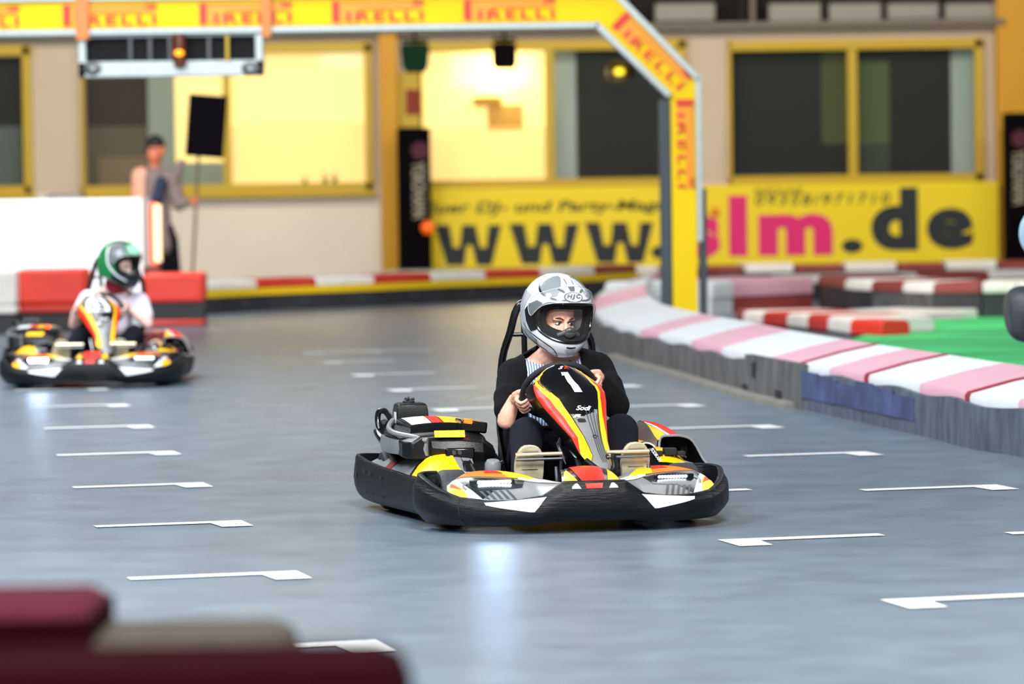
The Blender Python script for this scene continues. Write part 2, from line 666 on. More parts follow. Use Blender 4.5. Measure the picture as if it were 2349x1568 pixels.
# beam, dark gallery and pale panels above the windows
mb = MB()
slab(mb, wrect(-400, 62, 2300, 78, WY - 0.1), WY - 0.02, 0.35)
struct(mb.build('trim_1', M['beam'], bevel=0.02))
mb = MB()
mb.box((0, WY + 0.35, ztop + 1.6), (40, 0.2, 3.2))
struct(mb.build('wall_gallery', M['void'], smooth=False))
for i, (a, b) in enumerate(((1330, 1440), (1502, 1640), (1762, 1882), (1900, 2020), (2034, 2152), (2166, 2286))):
    mb = MB()
    slab(mb, wrect(a, 8, b, 50 - (i > 3) * 5, WY), WY + 0.1, 0.25)
    o = mb.build('gallery_panel', M['pale'], bevel=0.03)
    place = ('half hidden behind the gantry corner', 'just right of the gantry corner', 'first right of the dark post', 'second right of the dark post', 'third right of the dark post', 'next to the yellow column')[i]
    tag(o, 'pale grey panel in the dark gallery, ' + place, 'panel', 'pale panels in the gallery over the windows')
for a, lab in ((1700, 'left'), (1725, 'right')):
    mb = MB()
    x = P(a, 30, WY).x
    mb.box((x, WY - 0.12, ztop + 0.6), (0.10 if lab == 'left' else 0.07, 0.12, 1.2))
    struct(mb.build('trim_2' if lab == 'left' else 'trim_3', M['void'] if lab == 'left' else M['beam']))


def window(n, x0, y0, x1, y1, mull, cells, fw=24, sillh=22):
    """frame with mullions; cells (x0, y0, x1, y1, material, depth) are what is seen inside"""
    fr = MB()
    Y = WY
    for r in ((x0, y0, x1, y0 + fw), (x0, y1 - fw, x1, y1), (x0, y0, x0 + 8, y1), (x1 - fw * 0.8, y0, x1, y1)):
        slab(fr, wrect(*r, Y), Y + 0.02, 0.14)
    for m0, m1 in mull:
        slab(fr, wrect(m0, y0, m1, y1, Y), Y + 0.02, 0.12)
    rc = wrect(x0 - 4, y1 - 6, x1 + 8, y1 + 8, Y)
    slab(fr, rc, Y + 0.02, 0.22)
    w = struct(fr.build('window_%d' % n, M['frameyel'], bevel=0.01))
    for k, (a, b, c, d, m, dep, nm) in enumerate(cells):
        mb = MB()
        slab(mb, wrect(a, b, c, d, Y + dep), Y + dep + 0.02, 0.02)
        mb.build(nm, m, w)
    gl = MB()
    slab(gl, wrect(x0 + 6, y0 + 6, x1 - 6, y1 - 6, Y), Y + 0.06, 0.008)
    gl.build('pane', M['wpane'], w)
    # reveal box closing the room behind
    rc = wrect(x0, y0, x1, y1, Y)
    bx = MB()
    D_ = 1.7
    a, b, c, d = rc
    bx.add([(a, Y + 0.2, c), (b, Y + 0.2, c), (b, Y + 0.2, d), (a, Y + 0.2, d), (a - .4, Y + D_, c - .3), (b + .4, Y + D_, c - .3), (b + .4, Y + D_, d + .3), (a - .4, Y + D_, d + .3)],
           [(0, 1, 5, 4), (1, 2, 6, 5), (2, 3, 7, 6), (3, 0, 4, 7), (4, 5, 6, 7)])
    bx.build('room', M['dimroom'], w)
    return w


M['wpane'] = glassmat('window_pane', (120, 130, 125), 0.05, 0.02)
window(1, -300, 106, 74, 452, [], [(-300, 110, 52, 292, M['darkglass'], 0.3, 'dark_interior'), (-300, 292, 52, 440, mat('grey_green_dado', (92, 104, 98), 0.8), 0.25, 'dado')])
w2 = window(2, 186, 100, 856, 446, [(512, 530)], [
    (186, 150, 345, 290, mat('brown_dark_interior', (50, 36, 28), 0.8), 0.5, 'dark_interior'),
    (186, 290, 345, 440, mat('brown_lower_interior', (96, 88, 66), 0.8), 0.45, 'dado'),
    (225, 360, 345, 440, mat('counter_brown', (128, 108, 84), 0.8), 0.40, 'counter'),
    (340, 120, 402, 440, M['greyblind'], 0.35, 'blind'),
    (400, 110, 518, 372, M['litroom'], 0.5, 'lit_interior'), (400, 372, 518, 430, M['greyblind'], 0.5, 'lower_blind'),
    (524, 110, 842, 282, M['litroom'], 0.5, 'lit_interior'), (524, 282, 842, 430, M['litlow'], 0.45, 'frosted_strip')])
w3 = window(3, 962, 92, 1575, 434, [(1250, 1272)], [
    (960, 100, 1256, 292, M['litroom'], 0.6, 'lit_interior'), (960, 292, 1256, 420, M['litlow'], 0.45, 'frosted_strip'),
    (1118, 240, 1200, 300, M['tan'], 0.45, 'cupboard'),
    (1272, 110, 1322, 420, M['paleblind'], 0.35, 'blind'), (1322, 110, 1560, 420, M['darkglass'], 0.4, 'dark_interior')])
w4 = window(4, 1670, 90, 2254, 424, [(1944, 1966)], [
    (1676, 100, 1948, 410, M['darkglass'], 0.4, 'dark_interior'), (1960, 100, 2184, 410, M['darkglass'], 0.4, 'dark_interior'),
    (1885, 118, 1948, 330, M['olive'], 0.35, 'olive_reflection'), (1966, 140, 2040, 330, mat('green_reflection', (74, 92, 48), 0.8), 0.35, 'green_reflection'),  # greenish reflections of the glass, painted as flat panels
    (1966, 330, 2040, 400, mat('dull_green_reflection', (48, 62, 48), 0.8), 0.35, 'green_reflection'),  # lower, duller part of the painted reflection
    (2182, 100, 2234, 400, M['paleblind'], 0.3, 'blind')])
pl = bpy.data.lights.new('room_lamp', 'POINT')
pl.energy, pl.color, pl.shadow_soft_size = 34, (1.0, 0.93, 0.72), 0.12
po = bpy.data.objects.new('room_lamp', pl)
COL.objects.link(po)
po.location = P(1140, 165, WY + 0.28)
# things on the window sills inside the lit rooms
mb = MB()
c = P(1118, 236, WY + 0.5)
mb.lathe([(0.18, -0.06), (0.24, 0.08), (0.10, 0.10), (0.02, 0.11)], c, (0, 0, 1), 16)
tag(mb.build('table_lamp', M['tan']), 'tan lamp shade seen through the brightest window', 'lamp')
for i, (px, top) in enumerate(((746, 398), (768, 396), (700, 405))):
    mb = MB()
    a = P(px, 428, WY + 0.28)
    hgt = P(px, top, WY + 0.28).z - a.z
    mb.lathe([(0.001, 0), (0.035, 0), (0.035, hgt * 0.6), (0.014, hgt * 0.75), (0.014, hgt), (0.001, hgt)], a, (0, 0, 1), 12)
    tag(mb.build('bottle', M['olive']), 'olive bottle on the sill of the wide lit window, ' + ('middle of three', 'rightmost of three', 'leftmost and shortest of three')[i], 'bottle', 'bottles on the lit window sill')

# yellow columns
for nm, (a, b), lab in (('column', (872, 914), 'ochre yellow column left of the tall black box'), ('column', (2286, 2362), 'ochre yellow column at the right end of the wall')):
    mb = MB()
    x0, x1 = P(a, 300, WY - 0.2).x, P(b, 300, WY - 0.2).x
    mb.box(((x0 + x1) / 2, WY - 0.17, 2.6), (x1 - x0, 0.3, 5.2))
    o = mb.build(nm, M['ochre'], bevel=0.015)
    tag(o, lab, 'column', 'yellow columns on the rear wall')
mb = MB()
slab(mb, wrect(914, 165, 966, 292, WY - 0.1), WY - 0.06, 0.06)
o = mb.build('yellow_board', M['frameyel'])
tag(o, 'yellow board above the tall black box with a dark red square', 'board')
mb = MB()
slab(mb, wrect(931, 205, 966, 262, WY - 0.2), WY - 0.13, 0.02)
mb.build('red_square', mat('rust_red_board', (130, 44, 10), 0.7), o)

# the long yellow banner
BY = WY - 0.45
mb = MB()
br = wrect(990, 428, 2290, 612, BY)
zb0 = P(1000, 617, BY).z
zb1 = P(1640, 424, BY).z
mb.box(((br[0] + br[1]) / 2, BY + 0.02, (zb0 + zb1) / 2), (br[1] - br[0], 0.04, zb1 - zb0))
for x in (br[0] + 0.3, (br[0] + br[1]) / 2, br[1] - 0.3):
    mb.box((x, BY + 0.22, (zb1) / 2), (0.06, 0.38, zb1))
ban = tag(mb.build('banner', M['banner']), 'long yellow banner with a large web address under the windows', 'banner')


def btext(s, x0, y0, x1, y1, m, par, Y, name, **kw):
    a, b = P(x0, y1, Y), P(x1, y1, Y)
    c, d = P(x0, y0, Y), P(x1, y0, Y)
    x_0, x_1 = (a.x + c.x) / 2, (b.x + d.x) / 2
    z0, z1 = (a.z + b.z) / 2, (c.z + d.z) / 2
    mb = MB()
    put_text(mb, s, lambda u, v: Vector((x_0 + (x_1 - x_0) * u, Y, z0 + (z1 - z0) * v)), **kw)
    return mb.build(name, m, par, smooth=False)


YT = BY - 0.012


def glyph_w(x0, y0, x1, y1, t=0.255):
    """a heavy condensed w from straight strokes, as a polygon in picture units"""
    W, H = x1 - x0, y1 - y0
    return [(x0 + W * a, y0 + H * b) for a, b in ((0, 0), (0.215, 0), (0.275, 0.56), (0.375, 0.56), (0.41, 0), (0.61, 0), (0.68, 0.56), (0.775, 0.56), (0.81, 0), (1, 0), (0.855, 1), (0.63, 1), (0.56, 0.50), (0.48, 0.50), (0.44, 1), (0.185, 1))]


for a, b, dy in ((998, 1150, 4), (1168, 1328, 1), (1342, 1498, -2)):
    mb = MB()
    pl = glyph_w(a, 512 + dy, b, 604 + dy)
    pts, tr = cdt([(p[0], -p[1]) for p in pl], 60, 60)
    mb.add([P(p[0], -p[1], YT) for p in pts], tr)
    mb.build('web_address_letter', M['bannerblk'], ban, smooth=False)
for cx_, cy_, rx, ry in ((1516, 578, 22, 15), (1955, 564, 24, 16)):
    mb = MB()
    cc = P(cx_, cy_, YT)
    s = BY / FPX
    mb.add([cc] + [cc + Vector((rx * s * cos(k * pi / 12), 0, ry * s * sin(k * pi / 12))) for k in range(24)], [(0, 1 + k, 1 + (k + 1) % 24) for k in range(24)])
    mb.build('web_address_dot', M['bannerblk'], ban, smooth=False)
btext('s', 1556, 494, 1652, 592, M['magenta'], ban, YT, 'web_address_letter', bold=0.07)
btext('l', 1672, 448, 1714, 587, M['magenta'], ban, YT, 'web_address_letter')
btext('m', 1740, 490, 1910, 585, M['magenta'], ban, YT, 'web_address_letter', bold=0.055)
btext('d', 1998, 430, 2106, 574, M['bannerblk'], ban, YT, 'web_address_letter', bold=0.055)
btext('e', 2126, 477, 2233, 571, M['bannerblk'], ban, YT, 'web_address_letter', bold=0.06)
btext('Euer DJ- und Party-Magazin', 972, 460, 1590, 492, M['bannerthin'], ban, YT, 'banner_motto', bold=0.02, shear=0.2)
btext('INFOLINE', 1732, 431, 1842, 446, M['bannerthin'], ban, YT, 'banner_small_print')
btext('09358/971710', 1732, 444, 2042, 469, M['bannerthin'], ban, YT, 'banner_phone_number', bold=0.01, shear=0.2, spacing=1.3)
mb = MB()
mb.lathe([(0.001, -0.02), (0.05, -0.02), (0.07, 0.0), (0.05, 0.01), (0.001, 0.02)], P(1640, 487, YT), (0, 1, 0), 16)
mb.build('banner_emblem', M['orange'], ban)

# tall black boxes with upright lettering
for (a, y0, b, y1, lab, tx) in ((912, 293, 988, 618, 'tall black display column beside the yellow banner, orange ball at its edge', 945), (2308, 258, 2400, 590, 'tall black display column at the right edge of the wall', 2322)):
    Y = WY - 1.1
    x0, x1, z0, z1 = wrect(a, y0, b, y1, Y)
    mb = MB()
    mb.box(((x0 + x1) / 2, Y + 0.2, z1 / 2), (x1 - x0, 0.4, z1))
    o = mb.build('display_column', mat('matt_black_display', (9, 8, 11), 0.9, spec=0.05) if a < 1000 else bpy.data.materials['matt_black_display'], bevel=0.02)
    tag(o, lab, 'display', 'tall black display columns')
    mb = MB()
    A, B = P(tx, 372 if a < 1000 else 345, Y - 0.01), P(tx + 32, 502 if a < 1000 else 470, Y - 0.01)
    put_text(mb, 'YOKOHAMA', lambda u, v: Vector((A.x + (B.x - A.x) * v, Y - 0.012, A.z + (B.z - A.z) * u)), bold=0.03)
    mb.build('display_lettering', mat('greyish_print', (150, 145, 125), 0.7) if a < 1000 else bpy.data.materials['greyish_print'], o)
    mb = MB()
    c = P(tx + 18, 345 if a < 1000 else 318, Y - 0.012)
    mb.add([c + Vector((0.13 * cos(k * pi / 8), 0, 0.13 * sin(k * pi / 8))) for k in range(16)], [tuple(range(16))])
    mb.build('display_emblem', mat('dark_crimson_print', (70, 8, 30), 0.7) if a < 1000 else bpy.data.materials['dark_crimson_print'], o)
    if a < 1000:
        mb = MB()
        mb.ball(P(981, 522, Y - 0.1), 0.10)
        mb.tube([P(981, 522, Y - 0.1), P(978, 522, Y + 0.05)], 0.03, 8)
        tag(mb.build('orange_lamp', mat('orange_lamp_glow', (230, 100, 20), 0.5, emit=(230, 90, 10), es=0.5), o), 'orange round lamp')

# stage lamps hung under the beam
M['parblk'] = mat('black_lamp_housing', (9, 7, 10), 0.9, spec=0.05)
M['pargreen'] = mat('dark_green_housing', (8, 40, 26), 0.8, spec=0.1)  # dark green body of one stage lamp
for (cx_, cy_, w, h, m, lab, tilt) in ((952, 133, 62, 66, 'pargreen', 'dark green stage lamp above the tall black box', 6), (1157, 128, 56, 60, 'parblk', 'black stage lamp in front of the brightest window', 0)):
    Y = WY - 2.5
    s = Y / FPX
    c = P(cx_, cy_, Y)
    mb = MB()
    hw, hh = w * s / 2, h * s / 2
    pr = [(-hw * .8, hh), (hw * .8, hh), (hw, hh * .8), (hw, -hh * .6), (hw * .75, -hh), (-hw * .75, -hh), (-hw, -hh * .6), (-hw, hh * .8)]
    pr = pr if not tilt else [(x * (1 + z * 0.5), z) for x, z in pr]
    mb.loft([[Vector((x, dy, z)) + c for x, z in pr] for dy in (-0.14, 0.14)])
    o = mb.build('stage_lamp', M[m], bevel=0.02)
    tag(o, lab, 'stage lamp', 'stage lamps under the beam')
    mb = MB()
    zt = P(cx_, 70, Y).z
    mb.box((c.x, c.y, (c.z + hh + zt + 1.5) / 2), (0.04, 0.04, zt + 1.5 - c.z - hh))
    mb.box((c.x, c.y, c.z + hh + 0.04), (hw * 1.9, 0.05, 0.05))
    mb.build('bracket', M['parblk'], o)
Y = WY - 2.5
c = P(1417, 165, Y)
mb = MB()
mb.lathe([(0.12, -0.12), (0.17, 0.0), (0.14, 0.12), (0.001, 0.14)], c, (0.25, 1, 0.1), 20)
o = mb.build('stage_lamp', mat('olive_lamp_housing', (96, 80, 10), 0.4))
tag(o, 'lamp glowing yellow in front of the dark window beside the gantry', 'stage lamp', 'stage lamps under the beam')
mb = MB()
mb.ball(c + Vector((0.02, -0.12, 0)), (0.075, 0.03, 0.05))
mb.build('lamp_glow', mat('yellow_lamp_glow', (250, 220, 40), 0.3, emit=(250, 215, 30), es=1.2), o)
mb = MB()
mb.box((c.x + 0.12, c.y, c.z + 1.7), (0.04, 0.04, 3.3))
mb.box((c.x + 0.16, c.y + 0.05, c.z + 0.02), (0.14, 0.12, 0.2))
mb.build('bracket', M['parblk'], o)
# the pipe rail the lamps hang from, just above the picture
mb = MB()
zr = P(1174, 70, Y).z + 1.5
mb.tube([(-19.5, Y, zr), (19.5, Y, zr)], 0.03, 10)
for x in (-19.6, 19.6):
    mb.box((x, Y, zr), (0.9, 0.2, 0.2))
struct(mb.build('trim_4', M['parblk']))
# red square board on the wall beside the gantry post
mb = MB()
slab(mb, wrect(1540, 100, 1570, 150, WY - 0.1), WY - 0.02, 0.05)
struct(mb.build('trim_5', M['frameyel']))
# ------------------------------------------------------------------ the go-kart (x to the kart's left, -y forward, z up)
FPLAN = [(0.0, -0.955), (0.10, -0.953), (0.19, -0.945), (0.30, -0.925), (0.42, -0.885), (0.52, -0.825), (0.59, -0.755), (0.64, -0.675), (0.672, -0.59), (0.684, -0.50), (0.672, -0.42), (0.635, -0.365), (0.57, -0.35)]
FTOP = [(0.0, 0.222), (0.135, 0.222), (0.225, 0.163), (0.33, 0.148), (0.45, 0.146), (0.60, 0.156), (0.72, 0.185), (0.84, 0.220), (0.92, 0.236), (1.1, 0.24), (1.2, 0.236), (1.4, 0.22)]
FBOT = [(0.0, 0.052), (0.18, 0.052), (0.26, 0.036), (1.4, 0.034)]


def dense(plan, k=8):
    pts = [Vector((p[0], p[1], 0)) for p in plan]
    q, _ = catmull(pts, [1] * len(pts), k)
    s = [0.0]
    for a, b in zip(q, q[1:]):
        s.append(s[-1] + (b - a).length)
    return q, s


FQ, FS = dense(FPLAN)
FLEN = FS[-1]


def along(q, ss, s):
    s = max(0.0, min(s, ss[-1] - 1e-6))
    for i in range(len(ss) - 1):
        if s <= ss[i + 1]:
            t = (s - ss[i]) / (ss[i + 1] - ss[i])
            return q[i].lerp(q[i + 1], t), (q[i + 1] - q[i]).normalized()


def fbump(s, z):
    """a point on the outer skin of the front bumper; s signed length from the middle, z height"""
    a = abs(s)
    p, t = along(FQ, FS, a)
    n = Vector((t.y, -t.x, 0))          # outwards
    zt, zb = lerp_table(FTOP, a), lerp_table(FBOT, a)
    v = (z - zb) / (zt - zb)
    prof = -0.050 * max(0, 0.35 - v) ** 1.3 * 3.2 + 0.010 * sin(pi * min(1, max(0, v))) - 0.012 * (v > 0.78) * min(1, (v - 0.78) * 8)
    p = p + n * prof
    return Vector((p.x if s >= 0 else -p.x, p.y, z))


def s_at_x(x):
    for i in range(len(FQ) - 1):
        if FQ[i + 1].x >= abs(x):
            t = (abs(x) - FQ[i].x) / max(1e-6, FQ[i + 1].x - FQ[i].x)
            s = FS[i] + t * (FS[i + 1] - FS[i])
            return s if x >= 0 else -s
    return FLEN


def build_front_bumper(par):
    mb = MB()
    N = 150
    rings = []
    for i in range(-N, N + 1):
        s = i / N * FLEN * 0.999
        zt, zb = lerp_table(FTOP, abs(s)), lerp_table(FBOT, abs(s))
        col = [fbump(s, zb + (zt - zb) * v) for v in (0, 0.05, 0.12, 0.22, 0.35, 0.5, 0.65, 0.77, 0.8, 0.86, 0.93, 1.0)]
        p, t = along(FQ, FS, abs(s))
        n = Vector((t.y, -t.x, 0))
        if s < 0:
            n.x = -n.x
        top = col[-1]
        col.append(top - n * 0.010 + Vector((0, 0, 0.004)))
        col.append(top - n * 0.024)
        col.append(top - n * 0.026 + Vector((0, 0, -(zt - zb) * 0.7)))
        rings.append(col)
    mb.loft(rings, closed=False, caps=False)
    fb = mb.build('front_bumper', M['bumper'], par, angle=55)
    # white flashes and the small marks in the middle
    for sg in (-1, 1):
        d = MB()
        pl = [(sg * s_at_x(0.205), 0.160), (sg * s_at_x(0.462), 0.137), (sg * s_at_x(0.452), 0.126), (sg * s_at_x(0.275), 0.100), (sg * s_at_x(0.258), 0.100)]
        if sg < 0:
            pl = pl[::-1]
        decal(d, fbump, pl, 0.0035, 0.03, 0.02)
        tag(d.build('bumper_flash', M['white'], fb), 'white flash')
        d = MB()
        pl = [(sg * 0.060, 0.192), (sg * 0.100, 0.192), (sg * 0.098, 0.200), (sg * 0.084, 0.214), (sg * 0.074, 0.214)]
        if sg < 0:
            pl = pl[::-1]
        decal(d, fbump, pl, 0.0035, 0.03, 0.02)
        tag(d.build('centre_mark', M['white'], fb), 'small white mark')
    d = MB()
    decal(d, fbump, [(-0.036, 0.192), (0.030, 0.192), (0.036, 0.214), (-0.042, 0.214)], 0.0035, 0.03, 0.02)
    tag(d.build('bumper_sticker', M['red'], fb), 'red sticker')
    # panel seams and rivets near the corners
    for sg in (-1, 1):
        d = MB()
        ribbon(d, fbump, [(sg * 0.60, 0.15), (sg * 0.585, 0.10), (sg * 0.575, 0.04)], 0.005, 0.0015)
        d.build('seam', M['dark'], fb)
    return fb


def podsurf(sg):
    """headlight fairing: u 0 (inner end) .. 1 (outer tip), v 0 low edge .. 1 brow .. 2 rear of the top"""
    def fn(u, v):
        u = min(max(u, 0), 1.0)
        x = 0.105 + 0.50 * u
        s = abs(s_at_x(x))
        p, t = along(FQ, FS, s)
        n = Vector((t.y, -t.x, 0))
        low = p - n * 0.018
        low.z = lerp_table(FTOP, s) - 0.006 + (0.0 if u > 0.05 else 0)
        bx = 0.10 + 0.475 * max(u, 0) ** 0.9
        brow = Vector((bx, smooth_table([(0, -0.82), (0.2, -0.745), (0.45, -0.69), (0.7, -0.655), (0.88, -0.63), (1.0, -0.64)], u),
                       smooth_table([(0, 0.202), (0.2, 0.215), (0.45, 0.224), (0.7, 0.230), (0.85, 0.228), (0.95, 0.214), (1.0, 0.196)], u)))
        back = Vector((bx - 0.02 * u, smooth_table([(0, -0.76), (0.2, -0.62), (0.45, -0.52), (0.75, -0.50), (1.0, -0.60)], u),
                       smooth_table([(0, 0.205), (0.3, 0.236), (0.55, 0.246), (0.8, 0.236), (1.0, 0.196)], u)))
        if v <= 1:
            q = low.lerp(brow, v)
            q += (Vector((0, -0.6, 0.5))) * 0.018 * sin(pi * v) * sin(pi * min(1, u * 1.05))
        else:
            q = brow.lerp(back, v - 1)
            q.z += 0.006 * sin(pi * (v - 1))
        q.x *= sg
        return q
    return fn


def build_headlight(par, sg):
    fn = podsurf(sg)
    N = 46
    vv = [i / 10 for i in range(11)] + [1 + i / 6 for i in range(1, 7)]
    mb = MB()
    rings = []
    for i in range(N + 1):
        u = i / N
        col = [fn(u, v) for v in vv]
        b = col[-1].copy()
        b.z -= 0.05
        col.append(b)
        rings.append(col)
    mb.loft(rings, closed=False, caps=False)
    pod = mb.build('headlight_pod', M['silver'], par, angle=50)
    e = 0.004
    fl = sg < 0

    def D(polys, name, m, off=0.0025, label=None):
        d = MB()
        for pl in polys:
            decal(d, fn, pl, off, 0.05, 0.12, flip=fl, e=e)
        o = d.build(name, m, pod)
        if label:
            o['label'] = label
        return o
    # smoked glass upper and outer band of the lens
    D([[(0.36, 0.50), (0.60, 0.42), (0.74, 0.04), (0.89, 0.05), (0.93, 0.60), (0.88, 0.97), (0.45, 0.97), (0.30, 0.90)]], 'lens', M['smoke'], 0.002, 'smoked glass lens')
    D([[(0.44 + 0.055 * k, 0.05), (0.462 + 0.055 * k, 0.05), (0.515 + 0.055 * k, 0.44 - 0.02 * k), (0.490 + 0.055 * k, 0.44 - 0.02 * k)] for k in range(5)], 'lens_stripe', M['dkgrey'], 0.003, 'dark slanted stripes')
    D([[(0.72, 0.03), (0.835, 0.03), (0.945, 0.86), (0.915, 0.93)]], 'white_band', M['white'], 0.0035)
    D([[(0.84, 0.03), (0.985, 0.12), (0.995, 0.55), (0.948, 0.86), (0.86, 0.42)]], 'corner_sticker', M['yel'], 0.004, 'yellow corner sticker')
    D([[(0.872, 0.40), (0.975, 0.62), (0.955, 0.82)]], 'corner_arrow', M['red'], 0.005, 'red arrow')
    D([[(0.30, 1.08), (0.90, 1.04), (0.80, 1.9), (0.42, 1.9)]], 'brow_sticker', M['orange'], 0.002, 'orange sticker on top')
    D([[(0.14, 1.05), (0.42, 1.08), (0.50, 1.9), (0.34, 1.85)]], 'brow_flash', M['yel'], 0.003, 'yellow flash on top')
    D([[(0.45, 1.45), (0.62, 1.4), (0.60, 1.85), (0.50, 1.85)]], 'brow_arrow', M['red'], 0.004)
    D([[(0.0, 0.72), (0.2, 0.80), (0.34, 0.97), (0.34, 1.10), (0.1, 1.25), (0.0, 1.1)]], 'inner_flash', M['white'], 0.003)
    # lamp bar with two rows of diodes
    d = MB()
    a, b = fn(0.40, 0.80), fn(0.80, 0.70)
    c = (a + b) / 2 + Vector((0, -0.012, 0.0))
    ax = (b - a)
    rot = ax.to_track_quat('X', 'Z').to_matrix()
    d.box(c, (ax.length, 0.018, 0.034), rot)
    bar = d.build('lamp_bar', M['gloss'], pod, bevel=0.004)
    d = MB()
    for row, n, dz in ((0, 10, 0.006), (1, 9, -0.008)):
        for k in range(n):
            t = 0.12 + 0.72 * (k + 0.5 * row) / 9.6
            q = a.lerp(b, t) + Vector((0, -0.023, dz))
            d.ball(q, (0.0085, 0.005, 0.007 if row == 0 else 0.0045), n=10)
    tag(d.build('diode_row', M['led'] if sg < 0 else M['led2'], bar), 'rows of lit white diodes')
    d = MB()
    d.tube([fn(0.82, 0.72) + Vector((0, -0.006, 0)), fn(0.86, 0.60) + Vector((0, -0.008, 0)), fn(0.84, 0.42) + Vector((0, -0.006, 0))], 0.006, 8, smooth=4)
    d.build('lamp_bracket', M['grey'], bar)
    return pod


# front number panel: left and right edges (x), forwardness (y) by height
PB, PT = 0.232, 0.678


def panel_y(z):
    v = (z - PB) / (PT - PB)
    return -0.66 + 0.44 * v + 0.05 * sin(pi * v)


PLEFT = [(0.232, 0.112), (0.25, 0.074), (0.285, 0.044), (0.31, 0.028), (0.375, 0.010), (0.452, -0.046), (0.50, -0.082), (0.545, -0.107), (0.575, -0.113), (0.600, -0.112), (0.612, -0.104), (0.650, -0.062), (0.668, -0.038), (0.678, -0.015)]
PRIGHT = [(0.232, 0.118), (0.25, 0.148), (0.28, 0.160), (0.30, 0.163), (0.36, 0.167), (0.44, 0.184), (0.52, 0.200), (0.56, 0.202), (0.585, 0.190), (0.612, 0.156), (0.64, 0.118), (0.668, 0.078), (0.678, 0.05)]


def panelf(t, z):
    """t 0 left .. 1 right"""
    L, R = lerp_table(PLEFT, z), lerp_table(PRIGHT, z)
    x = L + (R - L) * t
    u = 2 * t - 1
    w = (R - L) / 2
    bul = 0.9 * w * w + 0.012
    return Vector((x, panel_y(z) - bul * (1 - abs(u) ** 2.4) * 1.4, z + 0.006 * (1 - u * u)))


